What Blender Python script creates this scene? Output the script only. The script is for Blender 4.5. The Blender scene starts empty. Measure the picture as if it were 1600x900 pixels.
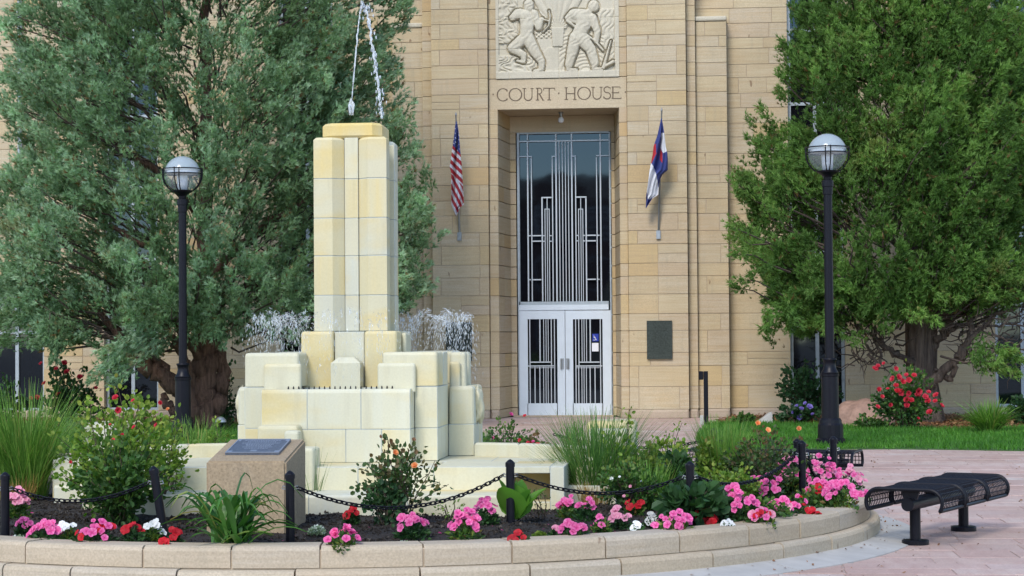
import bpy, bmesh, math, random
import numpy as np
from mathutils import Matrix, Vector
random.seed(7); rng = np.random.default_rng(7)
S = bpy.context.scene
COL = S.collection

# ------------------------------------------------------------------ camera
FPX = 3100.0                       # focal length in pixels of a 1600 px wide frame
CAMP = np.array([2.87, 0.0, 1.54])
TH, PT, RL = math.radians(5.5), math.atan(80/FPX), 0.0075
FW = np.array([-math.sin(TH)*math.cos(PT), math.cos(TH)*math.cos(PT), math.sin(PT)])
RT = np.array([math.cos(TH), math.sin(TH), 0.0]); UP = np.cross(RT, FW)
RT2 = math.cos(RL)*RT - math.sin(RL)*UP; UP2 = math.cos(RL)*UP + math.sin(RL)*RT
cd = bpy.data.cameras.new('camera'); cam = bpy.data.objects.new('camera', cd); COL.objects.link(cam)
cd.sensor_width = 36; cd.lens = FPX/1600*36; cd.clip_start = .1; cd.clip_end = 3000
M = Matrix.Identity(4)
for i in range(3):
    M[i][0], M[i][1], M[i][2], M[i][3] = RT2[i], UP2[i], -FW[i], CAMP[i]
cam.matrix_world = M
S.camera = cam

# ------------------------------------------------------------------ sky, sun, exposure (bright overcast)
W = bpy.data.worlds.new('World'); S.world = W; W.use_nodes = True
nt = W.node_tree; bg = nt.nodes['Background']
sky = nt.nodes.new('ShaderNodeTexSky'); sky.sky_type = 'NISHITA'; sky.sun_disc = False
SUN_EL, SUN_AZ = math.radians(44), math.radians(194)     # azimuth clockwise from +Y: behind the camera, a little left
sky.sun_elevation = SUN_EL; sky.sun_rotation = SUN_AZ
sky.air_density = 1.0; sky.dust_density = 1.3; sky.ozone_density = 1.0; sky.altitude = 1600
nt.links.new(sky.outputs[0], bg.inputs[0]); bg.inputs[1].default_value = 0.15
sl = bpy.data.lights.new('sun', 'SUN'); so = bpy.data.objects.new('sun', sl); COL.objects.link(so)
sl.energy = 1.25; sl.angle = math.radians(18); sl.color = (1.0, .95, .87)
sd = Vector((math.sin(SUN_AZ)*math.cos(SUN_EL), math.cos(SUN_AZ)*math.cos(SUN_EL), math.sin(SUN_EL)))
so.rotation_euler = sd.to_track_quat('Z', 'Y').to_euler()
S.view_settings.view_transform = 'Standard'; S.view_settings.look = 'None'
S.view_settings.exposure = 1.14; S.view_settings.gamma = 1.0
S.render.resolution_x, S.render.resolution_y = 1024, 576
S.render.engine = 'CYCLES'

# ------------------------------------------------------------------ helpers
def ray(x, y): return FW + (x-800)/FPX*RT2 + (450-y)/FPX*UP2
def atY(x, y, Y): v = ray(x, y); return CAMP + (Y-CAMP[1])/v[1]*v
def atZ(x, y, z=0.0): v = ray(x, y); return CAMP + (z-CAMP[2])/v[2]*v
def dist(p): return float((np.asarray(p)-CAMP) @ FW)

WLOC = {}
def wl(o): return WLOC.get(o.name, (0.0, 0.0, 0.0)) if o else (0.0, 0.0, 0.0)
def tag(o, label=None, cat=None, group=None, kind=None):
    if label: o['label'] = label
    if cat: o['category'] = cat
    if group: o['group'] = group
    if kind: o['kind'] = kind
    return o
def thing(name, label, cat, loc, group=None):
    o = bpy.data.objects.new(name, None); COL.objects.link(o); o.empty_display_size = .2
    o.location = tuple(float(v) for v in loc); WLOC[o.name] = tuple(float(v) for v in loc)
    return tag(o, label, cat, group)
def mkmesh(name, V, F, mat=None, rnd=None, smooth=False, midx=None):
    """V (n,3); F: array (m,k) or list of index lists."""
    me = bpy.data.meshes.new(name)
    V = np.asarray(V, dtype=np.float32)
    if isinstance(F, np.ndarray):
        m, k = F.shape
        lv = F.astype(np.int32).ravel(); ls = np.arange(0, m*k, k, dtype=np.int32); lt = np.full(m, k, np.int32)
    else:
        lt = np.array([len(f) for f in F], np.int32); ls = np.concatenate([[0], np.cumsum(lt)[:-1]]).astype(np.int32)
        lv = np.array([i for f in F for i in f], np.int32); m = len(F)
    me.vertices.add(len(V)); me.vertices.foreach_set('co', V.ravel())
    me.loops.add(len(lv)); me.loops.foreach_set('vertex_index', lv)
    me.polygons.add(m); me.polygons.foreach_set('loop_start', ls); me.polygons.foreach_set('loop_total', lt)
    me.polygons.foreach_set('use_smooth', np.full(m, bool(smooth)))
    if midx is not None: me.polygons.foreach_set('material_index', np.asarray(midx, np.int32))
    if rnd is not None:
        a = me.attributes.new('rnd', 'FLOAT', 'POINT')
        a.data.foreach_set('value', np.broadcast_to(np.asarray(rnd, np.float32), (len(V),)).copy())
    me.update(calc_edges=True)
    for mm in (mat if isinstance(mat, (list, tuple)) else [mat]):
        if mm: me.materials.append(mm)
    return me
def link(name, me, parent=None):
    o = bpy.data.objects.new(name, me); COL.objects.link(o)
    if parent:
        o.parent = parent; WLOC[o.name] = wl(parent)
    return o
def obj(name, V, F, mat, parent=None, rnd=None, smooth=False, midx=None):
    """world-space vertices -> one linked mesh object, parented when asked"""
    V = np.asarray(V, float) - np.array(wl(parent))
    return link(name, mkmesh(name, V, F, mat, rnd, smooth, midx), parent)
def topobj(name, V, F, mat, org, **k):
    o = link(name, mkmesh(name, np.asarray(V, float)-np.asarray(org, float), F, mat, **k))
    o.location = tuple(float(v) for v in org); WLOC[o.name] = tuple(float(v) for v in org); return o
class MB:
    """collects shapes for one mesh"""
    def __init__(s): s.v = []; s.f = []; s.r = []; s.n = 0
    def add(s, V, F, rnd=0.5):
        V = np.asarray(V, float); s.v.append(V); s.f += [[i+s.n for i in f] for f in (F.tolist() if isinstance(F, np.ndarray) else F)]
        s.r.append(np.full(len(V), rnd)); s.n += len(V); return s
    def box(s, x0, x1, y0, y1, z0, z1, rnd=.5): return s.add(*boxvf(x0, x1, y0, y1, z0, z1), rnd)
    def tube(s, pts, rad, n=8, caps=True, rnd=.5): return s.add(*tubevf(pts, rad, n, caps), rnd)
    def build(s, name, mat, parent=None, smooth=False):
        return obj(name, np.concatenate(s.v), s.f, mat, parent, np.concatenate(s.r), smooth)
    def top(s, name, mat, org, smooth=False):
        return topobj(name, np.concatenate(s.v), s.f, mat, org, rnd=np.concatenate(s.r), smooth=smooth)
def boxvf(x0, x1, y0, y1, z0, z1):
    V = [(x0,y0,z0),(x1,y0,z0),(x1,y1,z0),(x0,y1,z0),(x0,y0,z1),(x1,y0,z1),(x1,y1,z1),(x0,y1,z1)]
    return V, [[0,3,2,1],[4,5,6,7],[0,1,5,4],[1,2,6,5],[2,3,7,6],[3,0,4,7]]
def prismvf(poly, z0, z1, c=0.0, cb=None):
    """plan polygon (ccw) extruded, with a chamfer c on the top and bottom rims"""
    P = np.asarray(poly, float); n = len(P); V = []; F = []
    ins = inset(P, c) if c > 0 else P
    cb = c if cb is None else cb
    rings = [(inset(P, cb), z0), (P, z0+cb), (P, z1-c), (ins, z1)] if c > 0 else [(P, z0), (P, z1)]
    for q, z in rings: V += [(x, y, z) for x, y in q]
    for k in range(len(rings)-1):
        for i in range(n):
            j = (i+1) % n; F.append([k*n+i, k*n+j, (k+1)*n+j, (k+1)*n+i])
    F.append(list(range(n))[::-1]); F.append([(len(rings)-1)*n+i for i in range(n)])
    return V, F
def inset(P, c):
    n = len(P); out = []
    for i in range(n):
        a, b, d = P[i-1], P[i], P[(i+1) % n]
        e1 = (b-a)/np.linalg.norm(b-a); e2 = (d-b)/np.linalg.norm(d-b)
        n1 = np.array([-e1[1], e1[0]]); n2 = np.array([-e2[1], e2[0]])
        m = n1+n2; m = m/max(1e-6, (m @ m))*2/1.0
        out.append(b + c*m)
    return np.array(out)
def frontblock(x0, x1, y0, y1, z0, z1, c=.006):
    """ashlar: box whose front (low Y) rim is chamfered"""
    V = [(x0,y1,z0),(x1,y1,z0),(x1,y1,z1),(x0,y1,z1), (x0,y0+c,z0),(x1,y0+c,z0),(x1,y0+c,z1),(x0,y0+c,z1),
         (x0+c,y0,z0+c),(x1-c,y0,z0+c),(x1-c,y0,z1-c),(x0+c,y0,z1-c)]
    F = [[0,1,5,4],[1,2,6,5],[2,3,7,6],[3,0,4,7],[4,5,9,8],[5,6,10,9],[6,7,11,10],[7,4,8,11],[8,9,10,11]]
    return V, F
def bevbox(x0, x1, y0, y1, z0, z1, b=.012, seg=1):
    bm = bmesh.new(); bmesh.ops.create_cube(bm, size=1)
    for v in bm.verts:
        v.co = Vector(((x0+x1)/2+v.co.x*(x1-x0), (y0+y1)/2+v.co.y*(y1-y0), (z0+z1)/2+v.co.z*(z1-z0)))
    bmesh.ops.bevel(bm, geom=bm.edges[:], offset=min(b, .45*min(x1-x0, y1-y0, z1-z0)), segments=seg, affect='EDGES', profile=.5)
    V = [tuple(v.co) for v in bm.verts]; bm.verts.index_update(); F = [[v.index for v in f.verts] for f in bm.faces]; bm.free()
    return V, F
def fountblock(x0, x1, y0, y1, z0, z1, top=0.0, ax='xy', seam=.004):
    """block with rounded top edges along the given axes and thin pointed seams (material 1) elsewhere"""
    bm = bmesh.new(); bmesh.ops.create_cube(bm, size=1)
    for v in bm.verts: v.co = Vector(((x0+x1)/2+v.co.x*(x1-x0), (y0+y1)/2+v.co.y*(y1-y0), (z0+z1)/2+v.co.z*(z1-z0)))
    es = [e for e in bm.edges if all(v.co.z > z1-1e-5 for v in e.verts) and (('x' in ax and abs(e.verts[0].co.x-e.verts[1].co.x) > 1e-4) or ('y' in ax and abs(e.verts[0].co.y-e.verts[1].co.y) > 1e-4))] if top else []
    if top and ax == 'xy': es += [e for e in bm.edges if abs(e.verts[0].co.z-e.verts[1].co.z) > 1e-4]
    if es: bmesh.ops.bevel(bm, geom=es, offset=min(top, .45*min(x1-x0, y1-y0, z1-z0)), segments=3, affect='EDGES', profile=.5)
    es = [e for e in bm.edges if all(v.co.z < z0+1e-5 for v in e.verts)] if top else bm.edges[:]
    if top and ax != 'xy': es += [e for e in bm.edges if len(e.link_faces) == 2 and e.calc_face_angle(0) > 1.2 and e not in es]
    rr = bmesh.ops.bevel(bm, geom=es, offset=seam, segments=1, affect='EDGES')
    for f in rr['faces']: f.material_index = 1
    bm.verts.index_update(); V = [tuple(v.co) for v in bm.verts]; F = [[v.index for v in f.verts] for f in bm.faces]; mi = [f.material_index for f in bm.faces]
    sm = None; bm.free(); return V, F, mi
def tubevf(pts, rad, n=8, caps=True):
    pts = np.asarray(pts, float); m = len(pts); rad = np.broadcast_to(np.asarray(rad, float), (m,))
    T = np.gradient(pts, axis=0); T /= np.maximum(np.linalg.norm(T, axis=1, keepdims=True), 1e-9)
    ref = np.array([0, 0, 1.0]) if abs(T[0] @ np.array([0, 0, 1.0])) < .9 else np.array([1.0, 0, 0])
    u = np.cross(T[0], ref); u /= np.linalg.norm(u); V = []; F = []
    for i in range(m):
        u = u - (u @ T[i])*T[i]; u /= np.linalg.norm(u); w = np.cross(T[i], u)
        for k in range(n):
            a = 2*math.pi*k/n; V.append(pts[i]+rad[i]*(math.cos(a)*u+math.sin(a)*w))
    for i in range(m-1):
        for k in range(n):
            j = (k+1) % n; F.append([i*n+k, i*n+j, (i+1)*n+j, (i+1)*n+k])
    if caps: F.append(list(range(n))[::-1]); F.append([(m-1)*n+k for k in range(n)])
    return V, F
def lathevf(prof, cx, cy, n=20):
    V = []; F = []; m = len(prof)
    for r, z in prof:
        for k in range(n):
            a = 2*math.pi*k/n; V.append((cx+r*math.cos(a), cy+r*math.sin(a), z))
    for i in range(m-1):
        for k in range(n):
            j = (k+1) % n; F.append([i*n+k, i*n+j, (i+1)*n+j, (i+1)*n+k])
    F.append(list(range(n))[::-1]); F.append([(m-1)*n+k for k in range(n)])
    return V, F
def norm(a): return a/np.maximum(np.linalg.norm(a, axis=-1, keepdims=True), 1e-9)
def scatter(tv, tf, pos, dirs, scale, rnd, spin=None):
    """copies of a small template (its +Z along dirs) joined into one array mesh"""
    N = len(pos); tv = np.asarray(tv, float); tf = np.asarray(tf); z = norm(np.asarray(dirs, float))
    h = norm(rng.normal(size=(N, 3))); x = norm(np.cross(h, z)); y = np.cross(z, x)
    sc = np.broadcast_to(np.asarray(scale, float), (N,))[:, None, None]
    V = pos[:, None, :] + sc*(tv[None, :, 0:1]*x[:, None, :] + tv[None, :, 1:2]*y[:, None, :] + tv[None, :, 2:3]*z[:, None, :])
    m = len(tv); F = (tf[None] + (np.arange(N)*m)[:, None, None]).reshape(-1, tf.shape[1])
    return V.reshape(-1, 3), F, np.repeat(np.broadcast_to(np.asarray(rnd, float), (N,)), m)
def vnoise(P, f=1.0, seed=0):
    """cheap smooth pseudo noise, about -1..1"""
    r = np.random.default_rng(seed); out = 0
    for k in range(5):
        d = r.normal(size=3)*f*(1+.5*k); out = out + np.sin(P @ d + r.uniform(0, 6.28))
    return out/2.6

# ------------------------------------------------------------------ materials
def newmat(name):
    m = bpy.data.materials.new(name); m.use_nodes = True
    n = m.node_tree.nodes; return m, n, m.node_tree.links, n['Principled BSDF']
def ramp(n, stops, interp='LINEAR'):
    r = n.new('ShaderNodeValToRGB'); cr = r.color_ramp; cr.interpolation = interp
    while len(cr.elements) > 1: cr.elements.remove(cr.elements[-1])
    cr.elements[0].position = stops[0][0]; cr.elements[0].color = (*stops[0][1], 1)
    for p, c in stops[1:]:
        e = cr.elements.new(p); e.color = (*c, 1)
    return r
def noise(n, l, scale, detail=4, vec=None, stretch=None, rough=.6):
    t = n.new('ShaderNodeTexNoise'); t.inputs['Scale'].default_value = scale; t.inputs['Detail'].default_value = detail
    t.inputs['Roughness'].default_value = rough
    if vec is None:
        g = n.new('ShaderNodeNewGeometry'); vec = g.outputs['Position']
    if stretch:
        mp = n.new('ShaderNodeMapping'); mp.inputs['Scale'].default_value = stretch; l.new(vec, mp.inputs[0]); vec = mp.outputs[0]
    l.new(vec, t.inputs['Vector']); return t
def mix(n, l, a, b, fac, mode='MIX'):
    m = n.new('ShaderNodeMix'); m.data_type = 'RGBA'; m.blend_type = mode
    for sock, v in ((m.inputs[0], fac), (m.inputs[6], a), (m.inputs[7], b)):
        if hasattr(v, 'is_linked') or hasattr(v, 'links'): l.new(v, sock)
        elif isinstance(v, (int, float)): sock.default_value = v
        else: sock.default_value = (*v, 1)
    return m.outputs[2]
def math_(n, l, op, a, b=0.0, clamp=False):
    m = n.new('ShaderNodeMath'); m.operation = op; m.use_clamp = clamp
    for s, v in ((m.inputs[0], a), (m.inputs[1], b)):
        if isinstance(v, (int, float)): s.default_value = v
        else: l.new(v, s)
    return m.outputs[0]
def attr(n, name='rnd'):
    a = n.new('ShaderNodeAttribute'); a.attribute_name = name; return a.outputs['Fac']
def bump(n, l, bs, h, strength=.3, dist=.01):
    b = n.new('ShaderNodeBump'); b.inputs['Strength'].default_value = strength; b.inputs['Distance'].default_value = dist
    l.new(h, b.inputs['Height']); l.new(b.outputs[0], bs.inputs['Normal'])
def posoff(n, l, amount=37.0):
    """world position shifted by the piece's own random number, so that grain never runs across joints"""
    g = n.new('ShaderNodeNewGeometry'); a = attr(n); mu = math_(n, l, 'MULTIPLY', a, amount)
    v = n.new('ShaderNodeVectorMath'); v.operation = 'ADD'; l.new(g.outputs['Position'], v.inputs[0])
    c = n.new('ShaderNodeCombineXYZ')
    for i in range(3): l.new(mu, c.inputs[i])
    l.new(c.outputs[0], v.inputs[1]); return v.outputs[0]

def stone_mat(name, stops, streak, stain, rough=.85, streak_dir=(.8, .8, 20), spots=True, fine=(.84, 1.1), sk=.65, st=.55):
    m, n, l, b = newmat(name); v = posoff(n, l)
    base = ramp(n, stops); l.new(attr(n), base.inputs[0])
    s = noise(n, l, 1.6, 5, v, streak_dir, .65)
    sr = ramp(n, [(.35, (0, 0, 0)), (.68, (1, 1, 1))]); l.new(s.outputs[0], sr.inputs[0])
    c = mix(n, l, base.outputs[0], streak, math_(n, l, 'MULTIPLY', sr.outputs[0], sk))
    s2 = noise(n, l, .8, 3, v, (1, 1, 2.5)); s2r = ramp(n, [(.52, (0, 0, 0)), (.75, (1, 1, 1))]); l.new(s2.outputs[0], s2r.inputs[0])
    c = mix(n, l, c, stain, math_(n, l, 'MULTIPLY', s2r.outputs[0], st))
    f = noise(n, l, 70, 3, v); fr = ramp(n, [(.3, (fine[0],)*3), (.7, (fine[1],)*3)]); l.new(f.outputs[0], fr.inputs[0])
    c = mix(n, l, c, fr.outputs[0], 1.0, 'MULTIPLY')
    wz = noise(n, l, .55, 4, None, (1, 1, .55)); wr = ramp(n, [(.3, (.86, .85, .83)), (.7, (1.07, 1.06, 1.05))]); l.new(wz.outputs[0], wr.inputs[0])
    c = mix(n, l, c, wr.outputs[0], 1.0, 'MULTIPLY')
    dk = noise(n, l, 2.4, 5, v, (3.5, 3.5, .35)); dkr = ramp(n, [(.56, (0, 0, 0)), (.8, (1, 1, 1))]); l.new(dk.outputs[0], dkr.inputs[0])
    c = mix(n, l, c, (.27, .25, .19), math_(n, l, 'MULTIPLY', dkr.outputs[0], .30))
    if spots:
        d = noise(n, l, 5.5, 2, v, (1.6, 1.6, .7)); dr = ramp(n, [(.725, (0, 0, 0)), (.77, (1, 1, 1))]); l.new(d.outputs[0], dr.inputs[0])
        c = mix(n, l, c, (.12, .055, .025), math_(n, l, 'MULTIPLY', dr.outputs[0], .6))
    l.new(c, b.inputs['Base Color']); b.inputs['Roughness'].default_value = rough
    b.inputs['Specular IOR Level'].default_value = .25
    bump(n, l, b, math_(n, l, 'ADD', s.outputs[0], f.outputs[0]), .35 if fine[0] < .9 else .12, .006); return m

MAT = {}
MAT['ashlar'] = stone_mat('sandstone_ashlar', [(0, (0.508, 0.408, 0.258)), (.18, (0.563, 0.467, 0.303)), (.36, (0.537, 0.453, 0.322)), (.5, (0.578, 0.481, 0.308)),
    (.64, (0.529, 0.419, 0.291)), (.78, (0.554, 0.482, 0.354)), (.93, (0.561, 0.431, 0.233)), (1, (0.539, 0.379, 0.195))], (0.456, 0.334, 0.192), (0.560, 0.408, 0.223))
MAT['lintel'] = stone_mat('smooth_lintel_stone', [(0, (.56, .465, .32)), (1, (.56, .465, .32))], (.48, .39, .26), (.52, .40, .27), spots=False)
MAT['relief'] = stone_mat('pale_carved_stone', [(0, (.60, .55, .43)), (1, (.60, .55, .43))], (.53, .48, .37), (.58, .51, .38), spots=False)
MAT['plinth'] = stone_mat('plinth_stone', [(0, (.46, .36, .26)), (.5, (.50, .40, .30)), (1, (.43, .35, .27))], (.36, .28, .2), (.4, .32, .25))
MAT['fount'] = stone_mat('fountain_terracotta', [(0, (.60, .595, .475)), (.25, (.635, .62, .48)), (.45, (.64, .61, .44)), (.72, (.57, .58, .49)), (.88, (.67, .57, .31)), (1, (.67, .51, .20))],
    (.62, .58, .40), (.67, .50, .16), .55, (6, 6, .35), False, (.95, 1.03), .8, .85)
MAT['curb'] = stone_mat('curb_sandstone', [(0, (.47, .39, .285)), (.5, (.51, .43, .32)), (1, (.46, .40, .315))], (.40, .33, .23), (.47, .37, .25), spots=True)
MAT['pedestal'] = stone_mat('pedestal_stone', [(0, (.40, .305, .195)), (1, (.40, .305, .195))], (.30, .235, .16), (.29, .255, .22), streak_dir=(5, 5, .7), spots=False, fine=(.72, 1.15), sk=.5)
MAT['flag'] = stone_mat('pink_flagstone', [(0, (.50, .35, .295)), (.25, (.55, .41, .345)), (.5, (.52, .385, .33)), (.7, (.58, .47, .405)), (.88, (.47, .32, .26)), (1, (.61, .54, .48))],
    (.42, .27, .23), (.55, .45, .42), .7, (5, 1.2, 1), False)
def plain(name, col, rough=.6, metal=0.0, spec=.5, nz=None, bmp=None):
    m, n, l, b = newmat(name)
    b.inputs['Roughness'].default_value = rough; b.inputs['Metallic'].default_value = metal; b.inputs['Specular IOR Level'].default_value = spec
    sc, amt = nz or (12, .12)
    t = noise(n, l, sc, 4); r = ramp(n, [(.25, tuple(c*(1-amt) for c in col)), (.75, tuple(min(1, c*(1+amt)) for c in col))]); l.new(t.outputs[0], r.inputs[0])
    l.new(r.outputs[0], b.inputs['Base Color'])
    if bmp: bump(n, l, b, noise(n, l, bmp[0], 5).outputs[0], bmp[1], bmp[2] if len(bmp) > 2 else .01)
    return m
MAT['mortar'] = plain('mortar', (.44, .35, .25), .95, nz=(4, .2))
MAT['fmortar'] = plain('grey_joint', (.50, .52, .46), .9)
MAT['concrete'] = plain('pale_concrete', (.41, .39, .355), .9, nz=(3, .18), bmp=(60, .2, .004))
MAT['pavejoint'] = plain('pale_paving_joint', (.40, .32, .28), .95)
MAT['under'] = plain('paving_bed', (.27, .20, .17), .95, nz=(6, .25))
MAT['black'] = plain('black_paint', (.0045, .0045, .008), .4, 0, .22, nz=(30, .3))
MAT['blackwire'] = plain('black_plastic_coating', (.004, .0045, .008), .5, 0, .22, nz=(30, .3))
MAT['steel'] = plain('galvanised_steel', (.35, .36, .36), .4, .8)
MAT['alu'] = plain('grey_metal_bars', (.50, .53, .55), .42, .25, nz=(20, .08))
MAT['doorpaint'] = plain('pale_grey_door_paint', (.60, .66, .71), .4, nz=(5, .05))
MAT['frame'] = plain('grey_window_frame', (.36, .40, .42), .45, .2)
MAT['bronze'] = plain('dark_bronze', (.045, .055, .045), .5, .5, nz=(30, .5), bmp=(160, .8, .004))
MAT['plaque'] = plain('blue_grey_bronze', (.13, .15, .19), .42, .5, nz=(60, .35), bmp=(120, .5, .003))
MAT['zinc'] = plain('plaque_border', (.33, .37, .44), .4, .6)
MAT['letter'] = plain('dark_brown_lettering', (.14, .10, .065), .9)  # dark brown colour of strokes standing proud of the lintel, no cut behind them
MAT['paper'] = plain('white_paper', (.78, .78, .80), .8, nz=(80, .06))
MAT['signblue'] = plain('sign_blue', (.01, .03, .32), .4)
MAT['white'] = plain('white_paint', (.8, .8, .8), .5)
MAT['soil'] = plain('dark_soil', (.026, .020, .016), .95, nz=(25, .5), bmp=(45, 1.0, .03))
MAT['mulch'] = plain('bark_mulch', (.20, .095, .04), .95, nz=(30, .5), bmp=(50, 1.0, .03))
MAT['lawnbase'] = plain('lawn_base', (.035, .085, .014), .9, nz=(5, .3))
MAT['boulder'] = plain('red_granite', (.30, .18, .13), .8, nz=(9, .35), bmp=(14, .6, .03))
MAT['brick'] = plain('dark_red_brick', (.055, .022, .02), .9)
MAT['roofdark'] = plain('slate', (.03, .03, .035), .8)
m, n, l, b = newmat('dark_glass'); MAT['glass'] = m
b.inputs['Base Color'].default_value = (.006, .006, .008, 1); b.inputs['Roughness'].default_value = .03; b.inputs['Specular IOR Level'].default_value = .5; b.inputs['IOR'].default_value = 1.62; b.inputs['Specular Tint'].default_value = (.5, .68, .80, 1)
bump(n, l, b, noise(n, l, .9, 2).outputs[0], .035, .05)

def leaf_mat(name, cols, trans=.3, rough=.55, tcol=None):
    m, n, l, b = newmat(name); r = ramp(n, cols); l.new(attr(n), r.inputs[0])
    t = noise(n, l, 2.2, 3); tr = ramp(n, [(.3, (.72, .72, .72)), (.7, (1.25, 1.25, 1.2))]); l.new(t.outputs[0], tr.inputs[0])
    c = mix(n, l, r.outputs[0], tr.outputs[0], 1.0, 'MULTIPLY')
    l.new(c, b.inputs['Base Color']); b.inputs['Roughness'].default_value = rough; b.inputs['Specular IOR Level'].default_value = .35
    tl = n.new('ShaderNodeBsdfTranslucent'); l.new(mix(n, l, c, tcol or (1.3, 1.5, .7), 1.0, 'MULTIPLY'), tl.inputs[0])
    ms = n.new('ShaderNodeMixShader'); ms.inputs[0].default_value = trans
    l.new(b.outputs[0], ms.inputs[1]); l.new(tl.outputs[0], ms.inputs[2]); l.new(ms.outputs[0], n['Material Output'].inputs[0]); return m
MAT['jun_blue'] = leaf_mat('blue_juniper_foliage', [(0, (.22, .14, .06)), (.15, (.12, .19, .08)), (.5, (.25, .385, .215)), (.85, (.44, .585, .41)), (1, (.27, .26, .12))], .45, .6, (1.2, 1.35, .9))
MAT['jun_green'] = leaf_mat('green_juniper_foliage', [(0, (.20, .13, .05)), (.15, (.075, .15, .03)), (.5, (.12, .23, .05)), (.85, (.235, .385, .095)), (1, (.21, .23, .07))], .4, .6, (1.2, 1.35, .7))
MAT['leaf'] = leaf_mat('rose_leaf', [(0, (.03, .075, .02)), (.45, (.05, .125, .025)), (.75, (.10, .18, .03)), (.93, (.20, .24, .05)), (1, (.22, .10, .045))])
MAT['leafdark'] = leaf_mat('dark_leaf', [(0, (.018, .05, .018)), (.6, (.03, .085, .025)), (1, (.055, .13, .035))], .2)
MAT['leafred'] = leaf_mat('bronze_rose_leaf', [(0, (.03, .075, .02)), (.5, (.06, .11, .03)), (.72, (.13, .10, .04)), (1, (.20, .065, .03))], .25)
MAT['leafbright'] = leaf_mat('bright_leaf', [(0, (.10, .26, .03)), (1, (.17, .38, .045))], .35)
MAT['leafyellow'] = leaf_mat('yellow_green_leaf', [(0, (.065, .15, .02)), (.5, (.15, .25, .03)), (.9, (.30, .34, .06)), (1, (.25, .14, .05))])
MAT['strap'] = leaf_mat('strap_leaf', [(0, (.03, .11, .022)), (.7, (.075, .20, .035)), (.93, (.13, .29, .06)), (1, (.35, .27, .09))], .25, .4)
MAT['grass'] = leaf_mat('tall_grass', [(0, (.08, .18, .025)), (.6, (.14, .29, .045)), (.9, (.25, .40, .08)), (1, (.35, .31, .10))], .3)
MAT['grassdark'] = leaf_mat('dark_tall_grass', [(0, (.05, .12, .03)), (.6, (.09, .20, .045)), (.92, (.17, .29, .07)), (1, (.28, .22, .08))], .3)
MAT['straw'] = leaf_mat('straw', [(0, (.28, .17, .05)), (1, (.42, .28, .10))], .2)
MAT['lawn'] = leaf_mat('lawn_grass', [(0, (.04, .13, .012)), (.6, (.065, .20, .018)), (1, (.13, .29, .035))], .3)
MAT['chip'] = leaf_mat('bark_chip', [(0, (.12, .055, .025)), (1, (.32, .16, .07))], .05)
MAT['crumb'] = leaf_mat('soil_crumb', [(0, (.018, .014, .011)), (.85, (.045, .034, .026)), (1, (.12, .10, .08))], .02, .95)
MAT['sage'] = leaf_mat('alyssum', [(0, (.12, .20, .10)), (.4, (.25, .33, .2)), (.7, (.7, .72, .68)), (1, (.78, .78, .76))], .2)
def petal(name, c1, c2): return leaf_mat(name, [(0, tuple(v*.5 for v in c1)), (.35, c1), (1, c2)], .3, .6, (1.1, .9, 1.0))
MAT['pink'] = petal('pink_petal', (.66, .05, .25), (.84, .24, .48))
MAT['palepink'] = petal('pale_pink_petal', (.72, .22, .36), (.80, .42, .50))
MAT['red'] = petal('red_petal', (.48, .004, .012), (.60, .015, .03))
MAT['rosered'] = petal('coral_red_petal', (.56, .02, .05), (.70, .08, .11))
MAT['whitepetal'] = petal('white_petal', (.75, .77, .74), (.85, .86, .85))
MAT['orange'] = petal('peach_petal', (.80, .30, .10), (.85, .45, .2))
MAT['purple'] = petal('purple_petal', (.22, .16, .52), (.3, .24, .6))
MAT['eye'] = plain('flower_eye', (.70, .65, .25), .7)
MAT['stem'] = plain('green_stem', (.055, .10, .03), .7)
MAT['cane'] = plain('brown_stem', (.07, .05, .03), .8)
def bark(name, c1, c2):
    m, n, l, b = newmat(name); t = noise(n, l, 3.2, 6, None, (7, 7, .7), .7)
    r = ramp(n, [(.3, c1), (.72, c2)]); l.new(t.outputs[0], r.inputs[0]); l.new(r.outputs[0], b.inputs['Base Color'])
    b.inputs['Roughness'].default_value = .95; bump(n, l, b, t.outputs[0], 1.0, .06); return m
MAT['bark'] = bark('shaggy_grey_bark', (.05, .032, .024), (.23, .165, .125))
MAT['barkred'] = bark('red_brown_bark', (.06, .03, .02), (.25, .135, .09))
MAT['twig'] = plain('twig', (.075, .052, .04), .9)
# clear globe: thin shell, mostly see-through, mirror-like towards its rim
def shell(name, tint, clear, rough):
    m, n, l, b = newmat(name)
    tr = n.new('ShaderNodeBsdfTransparent'); tr.inputs[0].default_value = (*tint, 1)
    gl = n.new('ShaderNodeBsdfGlossy'); gl.inputs['Roughness'].default_value = rough; gl.inputs[0].default_value = (.9, .93, .96, 1)
    lw = n.new('ShaderNodeLayerWeight'); lw.inputs[0].default_value = .35
    f = math_(n, l, 'ADD', lw.outputs['Facing'], clear, True)
    ms = n.new('ShaderNodeMixShader'); l.new(f, ms.inputs[0]); l.new(tr.outputs[0], ms.inputs[1]); l.new(gl.outputs[0], ms.inputs[2])
    l.new(ms.outputs[0], n['Material Output'].inputs[0]); return m
m, n, l, b = newmat('clear_lower_globe'); MAT['globe'] = m
b.inputs['Base Color'].default_value = (.72, .76, .77, 1); b.inputs['Roughness'].default_value = .12; b.inputs['Specular IOR Level'].default_value = .6
tr = n.new('ShaderNodeBsdfTransparent'); tr.inputs[0].default_value = (.95, .97, .98, 1); ms = n.new('ShaderNodeMixShader'); ms.inputs[0].default_value = .15
l.new(tr.outputs[0], ms.inputs[1]); l.new(b.outputs[0], ms.inputs[2]); l.new(ms.outputs[0], n['Material Output'].inputs[0])
m, n, l, b = newmat('silvery_upper_globe'); MAT['dome'] = m
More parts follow.
